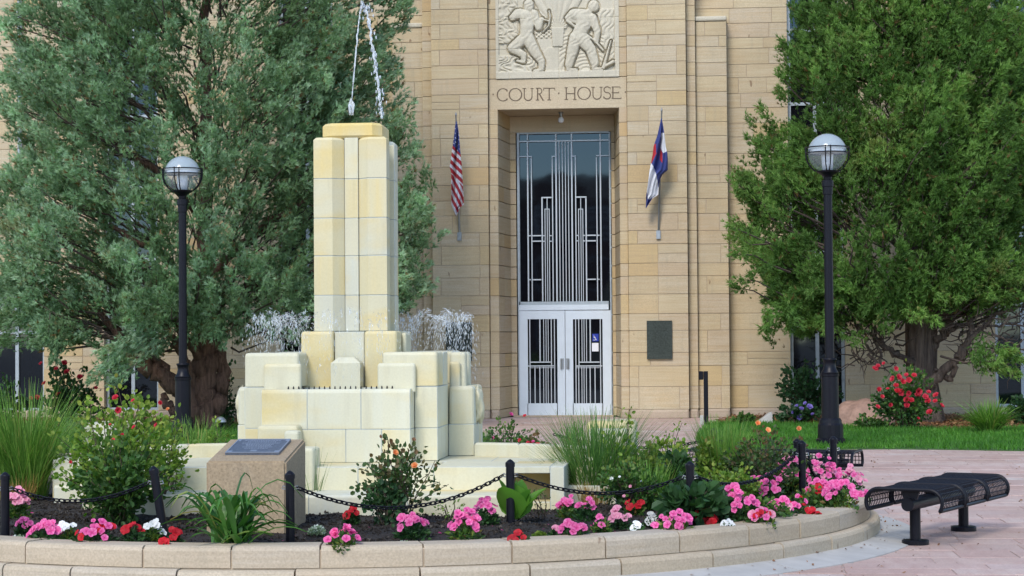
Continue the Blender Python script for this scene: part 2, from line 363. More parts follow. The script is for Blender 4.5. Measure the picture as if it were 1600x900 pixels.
b.inputs['Base Color'].default_value = (.46, .52, .55, 1); b.inputs['Roughness'].default_value = .16; b.inputs['Specular IOR Level'].default_value = .6
tr = n.new('ShaderNodeBsdfTransparent'); ms = n.new('ShaderNodeMixShader'); ms.inputs[0].default_value = .62
l.new(tr.outputs[0], ms.inputs[1]); l.new(b.outputs[0], ms.inputs[2]); l.new(ms.outputs[0], n['Material Output'].inputs[0])
m, n, l, b = newmat('lamp_refractor'); MAT['refr'] = m
b.inputs['Base Color'].default_value = (.75, .78, .8, 1); b.inputs['Roughness'].default_value = .25
m, n, l, b = newmat('falling_water'); MAT['water'] = m
b.inputs['Base Color'].default_value = (.86, .9, .92, 1); b.inputs['Roughness'].default_value = .12; b.inputs['Transmission Weight'].default_value = .55; b.inputs['IOR'].default_value = 1.33
m, n, l, b = newmat('pool_water'); MAT['pool'] = m
b.inputs['Base Color'].default_value = (.30, .34, .30, 1); b.inputs['Roughness'].default_value = .05
bump(n, l, b, noise(n, l, 18, 3).outputs[0], .4, .02)

# ------------------------------------------------------------------ ground, paving, lawns
RC = np.array([0.03, 16.09]); RO = 4.14            # centre and outer radius of the round planter
g = 1500.0
tag(obj('ground', [(-g,-g,-.05),(g,-g,-.05),(g,g,-.05),(-g,g,-.05)], [[0,1,2,3]], MAT['under']), kind='structure')
plaza = tag(obj('plaza_paving', [(-22,-4,-.006),(22,-4,-.006),(22,39.2,-.006),(-22,39.2,-.006)], [[0,1,2,3]], MAT['pavejoint']), kind='structure')
def lawn_poly_right():
    pts = [(1087,690),(1092,676),(1108,663),(1200,661),(1330,668),(1480,672),(1640,668)]
    P = [atZ(x, y)[:2] for x, y in pts]
    P += [np.array([14, 33.0]), np.array([14, 26.9])]
    P += [atZ(x, y)[:2] for x, y in [(1640,706),(1400,702),(1240,703),(1130,702),(1100,699)]]
    return np.array(P)
def in_poly(P, poly):
    x, y = P[:, 0], P[:, 1]; c = np.zeros(len(P), bool); n = len(poly)
    for i in range(n):
        x1, y1 = poly[i]; x2, y2 = poly[i-1]
        c ^= ((y1 > y) != (y2 > y)) & (x < (x2-x1)*(y-y1)/((y2-y1) or 1e-9)+x1)
    return c
LAWN_R = lawn_poly_right()
LAWN_L = np.array([[-2.4,29.3],[-1.55,30.2],[-1.5,33],[-1.9,35.2],[-4,35.6],[-8,35.2],[-16,35.2],[-16,27.3],[-6,27.3],[-3,27.6]])
def flat(poly, z): P = np.asarray(poly); a2 = sum(P[i-1][0]*P[i][1]-P[i][0]*P[i-1][1] for i in range(len(P))); return prismvf(P if a2 > 0 else P[::-1], -.03, z)
slabs = []
y = 5.0
while y < 38.2:
    d = random.uniform(.28, .52); x = -13 + random.uniform(0, .6)
    while x < 13:
        w = random.choice([.45, .6, .75, .95, 1.2])*random.uniform(.85, 1.15)
        c = np.array([x+w/2, y+d/2])
        cs = np.array([(x, y), (x+w, y), (x, y+d), (x+w, y+d)]); inl = in_poly(cs, LAWN_R).all() or in_poly(cs, LAWN_L).all()
        if np.hypot(*(c-RC)) > 4.2 and not inl:
            p = c-CAMP[:2]; dd = p @ FW[:2]
            vis = abs(p @ RT[:2])/max(dd, .1) < .30 and dd > 9.5
            pxx = 800+FPX*(p @ RT[:2])/max(dd, .1)
            if vis and 9 < dd < 24 and pxx < 1000: vis = np.hypot(*(c-RC)) < 5.2   # behind planter and beds
            slabs.append((w*d/max(dd, 1)**2*(1 if vis else .02), x, x+w, y, y+d))
        x += w
    y += d
slabs.sort(reverse=True)
rest = MB()
for i, (a, x0, x1, y0, y1) in enumerate(slabs):
    j = .003; dz = random.uniform(-.0025, .0025)
    q = [(x0+j+random.uniform(0,.006), y0+j), (x1-j, y0+j+random.uniform(0,.005)), (x1-j-random.uniform(0,.006), y1-j), (x0+j, y1-j-random.uniform(0,.005))]
    V, F = prismvf(q, -.03, 0.0+dz, .003); F = F[4:8]+F[8:]       # no need of the buried lower chamfer
    if i < 300: obj('flagstone', V, F, MAT['flag'], plaza, rnd=random.random())
    else: rest.add(V, F, random.random())
tag(rest.build('flagstone_field', MAT['flag'], plaza), kind='stuff')
V, F = flat(LAWN_R, .012); tag(obj('lawn_soil', V, F, MAT['lawnbase']), kind='structure')
V, F = flat(LAWN_L, .012); tag(obj('lawn_soil', V, F, MAT['lawnbase']), kind='structure')
def mulchbed(poly):
    V, F = flat(poly, .02); tag(obj('mulch_bed', V, F, MAT['mulch']), kind='structure')
    P = np.asarray(poly); lo, hi = P.min(0), P.max(0); q = rng.uniform(lo, hi, (9000, 2)); q = q[in_poly(q, P)]
    pos = np.c_[q, rng.uniform(.02, .06, len(q))]
    tv = [(-.5,-.15,0),(.5,-.15,.05),(.5,.15,0),(-.5,.15,.05)]
    V, F, r = scatter(tv, [[0,1,2],[0,2,3]], pos, rng.normal(0,.5,(len(q),3))+np.array([0,0,1]), rng.uniform(.04,.1,len(q)), rng.random(len(q)))
    tag(obj('bark_chips', V, F, MAT['chip'], rnd=r), kind='stuff')
BEDR = np.array([atZ(x, y)[:2] for x, y in [(1112,662.5),(1200,660.5),(1330,667.5),(1480,671.5),(1640,667.5)]]+[np.array([13,32.9]), np.array([13,38.7]), np.array([3.4,38.7])])
mulchbed(BEDR)
mulchbed(np.array([[-1.95,35.2],[-2.4,38.7],[-15,38.7],[-15,35.2]]))
# lawn blades
def lawn(poly, n, name):
    P = np.asarray(poly); lo, hi = P.min(0), P.max(0); q = rng.uniform(lo, hi, (n, 2)); q = q[in_poly(q, P)]
    pos = np.c_[q, np.full(len(q), .012)]
    tv = [(-.09,0,0),(.09,0,0),(.02,.25,1)]
    V, F, r = scatter(tv, [[0,1,2]], pos, np.array([0,0,1])+rng.normal(0,.35,(len(q),3)), rng.uniform(.05,.10,len(q)), np.clip(rng.random(len(q))*.6+.4*(.5+.5*vnoise(pos, 1.6, 3)),0,1))
    tag(obj(name, V, F, MAT['lawn'], rnd=r), kind='stuff')
lawn(LAWN_R, 75000, 'lawn_grass'); lawn(LAWN_L, 50000, 'lawn_grass')

# ------------------------------------------------------------------ the courthouse
ch = thing('courthouse', 'tan sandstone court house with carved relief and lettered lintel over its tall glazed entrance', 'building', (0, 38.4, 0))
YP, YSUR, YST, YSH, YW, YDOOR = 38.30, 38.42, 38.50, 38.62, 38.95, 39.57
X = lambda px, Y, py=330: float(atY(px, py, Y)[0])
Z = lambda py, Y=38.3, px=1030: float(atY(px, py, Y)[2])
cy = [639.5,604,572,551,516.5,490,459.5,431,411,381,360,333,309.6,285,257,237,211,189,165,142,117,96,71,54,31,7,-18,-44]
ZC = [Z(v) for v in cy]
while ZC[-1] < 12.2: ZC.append(ZC[-1]+random.choice([.26,.33,.38,.3]))
ZPL = ZC[0]
blocks = []      # (weight, verts, faces)
core = MB()
def vis_px(x, Y, z):
    d = (np.array([x, Y, z])-CAMP); dd = d @ FW
    return 800+FPX*(d @ RT2)/dd, 450-FPX*(d @ UP2)/dd
def addblock(x0, x1, Yf, z0, z1, depth=.3):
    j = .0045; dy = random.uniform(-.003, .003)
    px, py = vis_px((x0+x1)/2, Yf, (z0+z1)/2); w = (x1-x0)*(z1-z0)
    if py < 0: w *= .02
    if px < 625 and 0 < py: w *= .08 if py < 540 else .3
    if px > 1150 and px > 1240-.45*max(0, py) and py < 520: w *= .12
    if px < 745 and py > 560: w *= .1
    V, F = frontblock(x0+j, x1-j, Yf+dy, Yf+depth, z0+j, z1-j, .0035)
    blocks.append((w, V, F))
def split(x0, x1, kind):
    L = x1-x0
    if kind == 'one' or L < .45: return [(x0, x1)]
    if kind == 'pier':
        f = random.choice([[0,.5,1],[0,.16,.84,1],[0,.5,1],[0,.16,1],[0,.84,1],[0,.15,.83,1],[0,.36,1]])
    elif kind == 'shoulder': f = random.choice([[0,.72,1],[0,1],[0,.3,1],[0,1],[0,.75,1]])
    else:
        f = [0]; p = random.uniform(.3, 1.0)/L
        while p < 1-.25/L: f.append(p); p += random.uniform(.5, 1.25)/L
        f.append(1)
    return [(x0+a*L, x0+b*L) for a, b in zip(f[:-1], f[1:])]
def wall(x0, x1, Yf, kind, z_lo=None, z_hi=99, depth=.3, coreY=39.7):
    z_lo = ZPL if z_lo is None else z_lo
    for a, b in zip(ZC[:-1], ZC[1:]):
        if a < z_lo-.02 or b > z_hi+.02: continue
        for q0, q1 in split(x0, x1, kind):
            if kind != 'one' and q1-q0 > .45 and random.random() < .09:
                h = a+(b-a)*random.choice([.45, .5, .58]); addblock(q0, q1, Yf, a, h, depth); addblock(q0, q1, Yf, h, b, depth)
            else: addblock(q0, q1, Yf, a, b, depth)
    zt = min(z_hi, ZC[-1]); core.box(x0+.012, x1-.012, Yf+.012, coreY+random.uniform(0, .02), 0.02 if z_lo < ZPL+.3 else z_lo+.01, zt-.01)
xPL = (X(675,YP), X(763.6,YP)); xPR = (X(981,YP), X(1074.3,YP))
xSL = (X(661,YST), xPL[0]); xSR = (xPR[1], X(1089,YST))
xHL = (X(614,YSH), xSL[0]); xHR = (xSR[1], X(1138,YSH))
xUL = (xPL[1], X(779,YSUR)); xUR = (X(968.3,YSUR), xPR[0])
wall(*xPL, YP, 'pier'); wall(*xPR, YP, 'pier')
wall(*xSL, YST, 'one'); wall(*xSR, YST, 'one')
z_sh = min(ZC, key=lambda z: abs(z-Z(24, YSH, 1110)))
wall(*xHL, YSH, 'shoulder', z_hi=z_sh); wall(*xHR, YSH, 'shoulder', z_hi=z_sh)
# lintel zone: opening head, big inscribed lintel, carved panel
ZO = Z(170, YSUR, 875); z_li = Z(121.5, YSUR, 875)
ko = max(i for i, z in enumerate(ZC) if z <= ZO+.05); ZC_O = ZC[ko]
for xr in (xUL, xUR): wall(*xr, YSUR, 'one', z_hi=ZC_O)
xI0, xI1 = xUL[1], xUR[0]
obj('lintel', *frontblock(xPL[1]+.006, xPR[0]-.006, YSUR, 39.9, ZO, z_li-.006, .008), MAT['lintel'], ch, rnd=.4)
for xr, s in ((xUL, 0), (xUR, 1)):
    addblock(xr[0], xr[1], YSUR, ZC_O, ZO, .2) if ZO-ZC_O > .05 else None
    for a, b in zip(ZC[:-1], ZC[1:]):
        if b > z_li+.1: addblock(xr[0], xr[1], YSUR, max(a, z_li), b, .4)
core.box(xPL[1]-.2, xPR[0]+.2, YSUR+.12, 39.9, ZO+.03, ZC[-1])
# shoulder caps
for xr in (xHL, xHR):
    V, F = bevbox(xr[0]-.02, xr[1]+.005, YSH-.03, YW+.05, z_sh+.004, z_sh+.10, .03, 2); obj('cap_stone', V, F, MAT['relief'], ch, rnd=.6)
# wing walls with tall window bands
def wing(x0, x1, wins, Yf=YW):
    cuts = sorted(wins); x = x0
    for a, b, zs, zt in cuts:
        if a > x: wall(x, a, Yf, 'wing')
        wall(a, b, Yf, 'wing', z_lo=zt) if zt < 11 else None
        for c0, c1 in zip(ZC[:-1], ZC[1:]):
            if c1 <= zs+.1: addblock(a, b, Yf, c0, c1)
        core.box(a, b, Yf+.03, 39.7, .02, zs); x = b
    if x < x1: wall(x, x1, Yf, 'wing')
def nearest(z): return min(ZC, key=lambda q: abs(q-z))
WL = [(X(-22,YW,580), X(68,YW,580), ZC[0]+.0, nearest(2.75)), (X(163,YW,590), X(247,YW,590), ZC[0], 99), (X(436,YW), X(521,YW), ZC[0], 99)]
WR = [(X(1233,YW), X(1318,YW), ZC[0], 99), (X(1553,YW), X(1640,YW), ZC[0], 99)]
wing(-17, xSL[0], WL); wing(xSR[1], 16, WR)
for k, (a, b, zs, zt) in enumerate(WL+WR):
    top = min(zt, ZC[-1]); yf = YW+.16
    f = MB()
    for q0, q1 in ((a, a+.06), (b-.06, b), ((a+b)/2-.035, (a+b)/2+.035)): f.box(q0, q1, yf-.02, yf+.08, zs+.052, top)
    f.box(a, b, yf-.05, yf+.1, zs-.0, zs+.05)
    z = zs+1.55; rails = []
    while z < top-.3: rails.append(z); z += 1.45
    for z in rails:
        for q0, q1 in ((a+.062, (a+b)/2-.037), ((a+b)/2+.037, b-.062)): f.box(q0, q1, yf-.01, yf+.07, z, z+.06)
    w = f.build('wing_window', MAT['frame'], ch)
    for q0, q1 in ((a+.02, (a+b)/2-.01), ((a+b)/2+.01, b-.02)):
        zz = [zs+.02]+rails+[top]
        for p0, p1 in zip(zz[:-1], zz[1:]): obj('window_pane', *boxvf(q0, q1, yf+.03, yf+.05, p0+.004, p1-.004), MAT['glass'], w)
core.box(-17, 16, 39.36, 39.66, .02, ZC[-1]-.3) if False else None
# plinth
def plinth(x0, x1, Yf):
    n = max(1, round((x1-x0)/1.1)); e = np.linspace(x0, x1, n+1)
    for a, b in zip(e[:-1], e[1:]):
        V, F = bevbox(a+.005, b-.005, Yf-.09, Yf+.3, -.02, ZPL-.012, .03, 1); obj('plinth_stone', V, F, MAT['plinth'], ch, rnd=random.random())
plinth(*xPL, YP); plinth(*xPR, YP); plinth(*xSL, YST); plinth(*xSR, YST); plinth(*xHL, YSH); plinth(*xHR, YSH)
plinth(-17, xHL[0], YW); plinth(xHR[1], 16, YW); plinth(xUL[0], xUL[1], YSUR+.04); plinth(xUR[0], xUR[1], YSUR+.04)
# splayed reveals of the entrance
xb0, xb1 = X(798.3, YDOOR, 400), X(961.2, YDOOR, 400)
for (xa, xb, s) in ((xI0, xb0, 1), (xI1, xb1, -1)):
    for a, b in zip([0.0]+ZC[:-1], ZC):
        if a > ZC_O+.01: break
        b2 = min(b, ZO) if b < ZC_O+.3 else b
        if a >= ZC_O: b2 = ZO
        for t0, t1 in ([(0, 1)] if random.random() < .5 else [(0, .45), (.45, 1)]):
            j = .006; f = lambda t: (xa+(xb-xa)*t, YSUR+.05+(YDOOR-YSUR-.05)*t)
            p, q = f(t0+.005), f(t1-.005); off = -.16*s
            poly = [p, q, (q[0]+off, q[1]), (p[0]+off, p[1])]
            if s < 0: poly = poly[::-1]
            V, F = prismvf(poly[::-1] if np.cross(np.subtract(poly[1], poly[0]), np.subtract(poly[2], poly[1])) < 0 else poly, a+j, b2-j, .005)
            px, py = vis_px(p[0], p[1], a); blocks.append(((b2-a)*.2, V, F))
    core.box(min(xa, xb)-.35 if s > 0 else max(xa, xb)+.02-.0, (min(xa, xb)-.02+.0) if s > 0 else max(xa, xb)+.35, YSUR+.14, YDOOR+.2, .0, ZO)
ZB = Z(206, YDOOR, 880)
xf0, xf1 = X(807.3, YDOOR, 400), X(954.4, YDOOR, 400)
for (p, q) in ((xb0, xf0), (xf1, xb1)):
    lo, hi = (p-.1, q) if p == xb0 else (p, q+.1)
    for a, b in zip([0.0]+ZC[:-1], ZC):
        if a < ZB-.05: blocks.append((.06, *frontblock(lo+.004, hi-.004, YDOOR, YDOOR+.3, a+.006, min(b, ZB)-.006, .004)))
obj('inner_lintel', *frontblock(xb0-.1, xb1+.1, YDOOR-.012, YDOOR+.3, ZB, ZO-.004, .004), MAT['lintel'], ch, rnd=.8)
obj('soffit', *boxvf(xI0-.01, xI1+.01, YSUR+.03, YDOOR+.0, ZO+.003, ZO+.03), MAT['lintel'], ch, rnd=.3)
obj('door_step', *bevbox(xb0+.05, xb1-.05, YDOOR-.25, YDOOR+.2, -.015, .018, .006), MAT['plinth'], ch, rnd=.4)
core.build('wall_core', MAT['mortar'], ch)
blocks.sort(key=lambda b: -b[0]); rest = MB()
for i, (w, V, F) in enumerate(blocks):
    if i < 300: obj('stone_block', V, F, MAT['ashlar'], ch, rnd=random.random())
    else: rest.add(V, F, random.random())
tag(rest.build('distant_stone_blocks', MAT['ashlar'], ch), kind='stuff')
obj('roof_slab', *boxvf(-17.2, 16.2, 38.2, 52, ZC[-1]+.01, ZC[-1]+.4), MAT['plinth'], ch, rnd=.3)
obj('rear_wall', *boxvf(-17, 16, 41, 52, 0, ZC[-1]), MAT['mortar'], ch, rnd=.3)

# entrance window over the doors: bars read off the photograph, built at YG
YG = YDOOR+.03
def bx(mb, x0, x1, y0, y1, Yf, d): mb.box(X(x0, Yf, y0), X(x1, Yf, y0), Yf, Yf+d, Z(y1, Yf, (x0+x1)/2), Z(y0, Yf, (x0+x1)/2))
f = MB()
for a in ((807.3,811,206,650),(951,954.5,206,650)): bx(f, *a, YG-.03, .14)
bx(f, 811.05, 950.95, 206, 208.6, YG-.03, .14); bx(f, 811.05, 950.95, 471, 476, YG-.03, .14)
win = f.build('entrance_window', MAT['frame'], ch)
f = MB(); bx(f, 811.1, 950.9, 476.1, 484.3, YG-.05, .12); f.build('transom_panel', MAT['doorpaint'], win)
obj('window_pane', *boxvf(X(810,YG), X(952,YG), YG+.06, YG+.08, Z(473,YG,880), Z(207,YG,880)), MAT['glass'], win)
# ---- bars
YB = YG
bars = []
def vb(x, y0, y1, w=1.5): bars.append((x-w/2, x+w/2, y0, y1))
def hb(y, x0, x1, w=1.6): bars.append((x0, x1, y-w/2, y+w/2))
top, bot = 208.7, 470.9
hb(220, 811.1, 950.9, 2)
for x in (824, 937.6): vb(x, top, 218.9, 2); vb(x, 221.1, bot, 2)
for x in (868.4, 892.9): vb(x, top, 218.9, 2.2); vb(x, 221.1, bot, 2.2)
for x in (830, 931.9): vb(x, 245.6, bot)
hb(244.6, 811.1, 823); hb(244.6, 825.1, 830.75); hb(243, 938.7, 950.9); hb(243, 931.1, 936.5)
for x in (862.7, 898.9): vb(x, 245, bot)
hb(244.2, 862, 867.2); hb(243.8, 894.1, 899.6)
for x in (873.4, 878.2, 883, 887.7): vb(x, 221.1, bot, 1.2)
for x in (846.8, 915.4): vb(x, 309.5, bot, 1.9)
hb(308.6, 845.8, 861.9, 1.9); hb(307.8, 899.7, 916.4, 1.9)
for x, q in ((854.7, 1), (907.2, 1)): vb(x, 309.6, bot, 1.1)
for c in (854.7, 907.2):
    vb(c-3.3, 327.2, bot, 1.1); vb(c+3.3, 327.2, bot, 1.1)
    hb(326.6, c-3.8, c-.6, 1.1); hb(326.6, c+.6, c+3.8, 1.1)
for yv, a in ((368.2, (825.1, 829.2, 830.8, 845.8)), (376.8, (830.8, 845.8)), (437, (825.1, 829.2, 830.8, 845.8))):
    for i in range(0, len(a), 2): hb(yv, a[i], a[i+1], 1.8); hb(yv-.6, 1761.8-a[i+1], 1761.8-a[i], 1.8)
for yv in (368.2, 376.8):
    for p, q in ((847.8, 850.8), (858.6, 861.9)): hb(yv, p, q, 1.5); hb(yv-.5, 1761.8-q, 1761.8-p, 1.5)
for b in bars:
    mb = MB(); bx(mb, *b, YB-.01 if b[3]-b[2] > b[1]-b[0] else YB-.004, .05); mb.build('glazing_bar', MAT['alu'], win)
# ---- the two doors
def door(mirror):
    mx = (lambda x: 1765.4-x) if mirror else (lambda x: x)
    def rect(mb, x0, x1, y0, y1, Yf, d):
        a, b = sorted((mx(x0), mx(x1))); bx(mb, a, b, y0, y1, Yf, d)
    m = MB(); Yd = YG-.035
    rect(m, 811.3, 824.2, 484.9, 649.4, Yd, .05); rect(m, 870.4, 882.3, 484.9, 649.4, Yd, .05)
    rect(m, 824.25, 870.35, 484.9, 498.6, Yd, .05); rect(m, 824.25, 870.35, 630.2, 649.4, Yd, .05)
    d = m.build('entrance_door', MAT['doorpaint'], ch)
    m = MB(); rect(m, 823.5, 871, 498, 631, Yd+.03, .01); m.build('door_pane', MAT['glass'], d)
    B = [(827.6,498.7,630.1,1.5),(843.4,498.7,564.5,1.9),(849.3,498.7,564.5,1.1),(853,498.7,564.5,1.1),(856.3,498.7,564.5,1.1),(861.2,498.7,570.5,1.5),(866.1,498.7,630.1,1.4),
         (835.8,573.2,630.1,1.5),(843.4,573.2,630.1,1.5),(849.3,573.2,630.1,1.1),(853,573.2,630.1,1.1),(856.3,573.2,630.1,1.1),(861.2,573.2,630.1,1.3)]
    for x, y0, y1, w in B: m = MB(); rect(m, x-w/2, x+w/2, y0, y1, Yd+.002, .022); m.build('door_bar', MAT['alu'], d)
    for y, x0, x1, w in ((565.8,828.4,860.4,1.8),(571.8,824.3,865.3,1.8),(574.6,828.4,865.3,.8)): m = MB(); rect(m, x0, x1, y-w/2, y+w/2, Yd+.005, .018); m.build('door_bar', MAT['alu'], d)
    m = MB()
    rect(m, 875.6, 881.2, 560, 577, Yd-.006, .006)
    p0 = atY(mx(877.2), 561.5, Yd); p1 = atY(mx(877.2), 575.5, Yd)
    m.tube([p0, p0+[0,-.05,0], p1+[0,-.05,0], p1], .011, 8); m.build('door_handle', MAT['steel'], d)
door(False); door(True)
# ---- carved relief: two labourers between rising rays (a real height field)
def relief():
    x0, x1 = 776.5, 969.5; y0, y1 = -62.0, 122.0; W_, H_ = 300, 286
    gx = np.linspace(x0, x1, W_); gy = np.linspace(y0, y1, H_); PX, PY = np.meshgrid(gx, gy)
    A = (PX-760)*5; B = PY*5; h = np.zeros_like(A); mask = np.full_like(A, 1e9)
    def cap(xa, ya, ra, xb, yb, rb, base=.05, k=.0011):
        nonlocal h, mask
        dx, dy = xb-xa, yb-ya; L2 = dx*dx+dy*dy or 1e-6
        t = np.clip(((A-xa)*dx+(B-ya)*dy)/L2, 0, 1); r = ra+(rb-ra)*t
        d = np.hypot(A-xa-t*dx, B-ya-t*dy); ins = d < r
        v = base+np.sqrt(np.maximum(r*r-d*d, 0))*k
        h = np.where(ins, np.maximum(h, v), h); mask = np.minimum(mask, d-r)
    n1 = vnoise(np.stack([A/60, B/60, 0*A], -1), 1.0, 5)
    # background: rays, leaves, rocks, wheat
    ang = np.arctan2(A-570, 235-B); rays = (np.abs(A-570) < 60+(235-B)*.55) & (B < 225)
    h = np.where(rays, .022+.018*np.abs(np.sin(ang*13)), h)
    lv = (A < 255) & (B < 330); h = np.where(lv, .02+.028*np.abs(np.sin(A*.055+2.2*n1)*np.sin(B*.06+2*n1)), h)
    rk = (A < 420) & (B > 430); h = np.where(rk, .025+.03*np.abs(np.sin((A+B)*.035+3*n1)), h)
    bsh = (A > 385) & (A < 520) & (B > 235) & (B < 300); h = np.where(bsh, .03+.02*np.sin(A*.16)*np.sin(B*.2), h)
    blk = (A > 390) & (A < 585) & (B > 300) & (B < 560); h = np.where(blk, .022, h); h = np.where(blk & (A > 455+np.maximum(0, 410-B)) & (B > 368), .035, h)
    wh = (A > 860) & (A < 1010) & (B > 80) & (B < 500); h = np.where(wh, .02+.022*np.abs(np.sin((A*.8+B*.35)*.10+n1)), h)
    wh2 = (A > 580) & (A < 930) & (B > 270); h = np.where(wh2, .018+.018*np.abs(np.sin(np.hypot(A-790, (B-560)*1.4)*.085)), h)
    an = (B > 218) & (B < 366) & (np.abs(A-570) < 52-(B-218)*.09); h = np.where(an, .055, h)
    mask[:] = 1e9
    M = [(345,30,40,345,55,38),(338,70,24,335,100,30),(318,120,50,330,200,52),(330,200,54,325,255,50),(290,98,34,216,132,27),(216,132,27,245,88,20),(245,88,22,275,78,18),
         (385,105,34,420,215,26),(420,215,26,445,150,19),(325,275,52,385,395,42),(385,395,42,440,480,28),(442,490,27,440,540,22),(440,545,16,385,552,12),(300,300,46,215,370,40),(215,375,38,300,425,27),(300,425,26,300,478,18),(300,482,14,250,470,10)]
    Fm = [(850,62,44,852,50,42),(820,95,26,800,110,34),(705,120,48,765,130,55),(765,140,58,775,205,56),(770,205,58,735,275,54),(690,112,36,652,142,26),(652,142,26,735,180,20),(840,150,38,880,255,27),(880,255,26,870,330,21),
          (750,300,58,825,390,42),(825,390,42,858,500,34),(858,505,32,852,540,20),(852,546,14,920,548,12),(710,300,50,680,420,42),(680,420,40,656,510,32),(656,510,30,650,545,18),(650,548,14,715,550,11)]
    for c in M+Fm: cap(*c)
    for c in [(448,150,8,500,165,7),(503,85,6,512,130,7),(512,130,7,500,200,7),(500,200,7,455,250,5),(645,168,12,870,335,9),(870,340,9,925,405,9),(915,540,10,1000,495,16),(985,330,6,925,540,14)]: cap(*c, .06, .002)
    h = np.where((mask > 0) & (mask < 9), np.minimum(h, -.035), h)      # undercut outline
    fold = (mask < -6); h = h + np.where(fold, .004*np.sin(A*.12+B*.07+3*n1), 0)
    fr = (A < 108) | (A > 1012); h = np.where(fr, .055, h); h = np.where(B > 556, .062, h)
    j = np.zeros_like(h, bool)
    for yy in (145, 380): j |= (np.abs(B-yy) < 2.2) & ((A < 330) | (A > 900))
    for xx in (190, 370, 578, 730, 925): j |= (np.abs(A-xx) < 2.2) & (B > 556)
    j |= (np.abs(A-578) < 2) & (B > 360); h = np.where(j, h-.015, h)
    k = np.pad(h, 1, 'edge'); h = (k[1:-1,1:-1]*8+k[:-2,1:-1]+k[2:,1:-1]+k[1:-1,:-2]+k[1:-1,2:])/12
    xa, xb = X(x0, YSUR), X(x1, YSUR); za = Z(y0, YSUR, 873); 
    XX = np.linspace(xa, xb, W_)[None]+0*h; ZZ = np.linspace(za, z_li+.0, H_)[:, None]+0*h
    V = np.stack([XX, YSUR+.040-h*1.05, ZZ], -1).reshape(-1, 3)
    i = np.arange(W_*H_).reshape(H_, W_); F = np.stack([i[:-1,:-1], i[1:,:-1], i[1:,1:], i[:-1,1:]], -1).reshape(-1, 4)
    obj('relief_panel', V, F, MAT['relief'], ch, rnd=.5, smooth=True)
relief()
# ---- lettering on the lintel
def ribbon(pts, w):
    P = np.asarray(pts, float); T = np.gradient(P, axis=0); T /= np.maximum(np.linalg.norm(T, axis=1, keepdims=True), 1e-9); N = np.c_[-T[:,1], T[:,0]]
    w = np.broadcast_to(w, (len(P),))[:, None]/2; return np.r_[P-N*w, P+N*w], len(P)
def arc(cx, cy, rx, ry, a0, a1, n=22): t = np.radians(np.linspace(a0, a1, n)); return np.c_[cx+rx*np.cos(t), cy+ry*np.sin(t)]
def owidth(P, cx, rx): return 4.2+5.0*np.abs((P[:,0]-cx)/rx)
def letter_strokes(c, x0, x1, t, b):
    w = x1-x0; m = (t+b)/2; ry = (b-t)/2; cx = (x0+x1)/2; S_ = []
    serif = lambda x, y, r=9: S_.append((np.array([(x-r, y), (x+r, y)]), 4.5))
    if c == 'O': P = arc(cx, m, w/2, ry, 0, 360, 40); S_.append((P, owidth(P, cx, w/2)))
    if c == 'C': P = arc(cx+w*.06, m, w*.56, ry, 42, 318, 34); S_.append((P, owidth(P, cx, w/2))); S_.append((np.array([(x1-4, t+6), (x1-4, t+24)]), 5)); S_.append((np.array([(x1-3, b-24), (x1-3, b-10)]), 4))
    if c == 'U':
        r = w*.36; P = np.r_[[(cx-r, t)], arc(cx, b-r*1.05, r, r*1.05, 180, 0)]; S_.append((P, 7.5)); S_.append((np.array([(cx+r, t), (cx+r, b-r)]), 6)); serif(cx-r, t+2, 14); serif(cx+r, t+2, 12)
    if c == 'R':
        S_.append((np.array([(x0+12, t), (x0+12, b)]), 9)); P = np.r_[[(x0+12, t+2)], arc(x0+w*.45, t+24, w*.38, 22, -90, 90, 14), [(x0+12, t+48)]]; S_.append((P, 6)); S_.append((np.array([(x0+w*.5, t+48), (x1, b)]), 9)); serif(x0+10, b-2, 13); serif(x0+6, t+2, 8); serif(x1+3, b-2, 6)
    if c == 'T': S_.append((np.array([(cx, t), (cx, b)]), 9)); S_.append((np.array([(x0, t+3), (x1, t+3)]), 6)); S_ += [(np.array([(x0+2, t+2), (x0, t+20)]), 5), (np.array([(x1-2, t+2), (x1, t+20)]), 5)]; serif(cx, b-2, 14)
    if c == 'H':
        for x in (x0+12, x1-12): S_.append((np.array([(x, t), (x, b)]), 9)); serif(x, t+2, 13); serif(x, b-2, 13)
        S_.append((np.array([(x0+12, m), (x1-12, m)]), 5))
    if c == 'S':
        q = w*.42; P = np.r_[arc(cx, t+24, q, 23, -35, -265, 16), arc(cx, b-25, q*1.1, 25, -80, 150, 18)]; S_.append((P, 7.5)); S_.append((np.array([(cx+q, t+4), (cx+q, t+20)]), 4)); S_.append((np.array([(cx-q*1.1, b-22), (cx-q*1.1, b-4)]), 4))
    if c == 'E':
        S_.append((np.array([(x0+12, t), (x0+12, b)]), 9))
        for yy, xe in ((t+3, x1-8), (m, x1-18), (b-3, x1)): S_.append((np.array([(x0+2, yy), (xe, yy)]), 5)); S_.append((np.array([(xe, yy-(9 if yy > t+5 else -12)), (xe, yy)]), 4.5))
    if c == '.': S_.append((np.array([(cx, m-9), (cx, m+3)]), 9))
    return S_
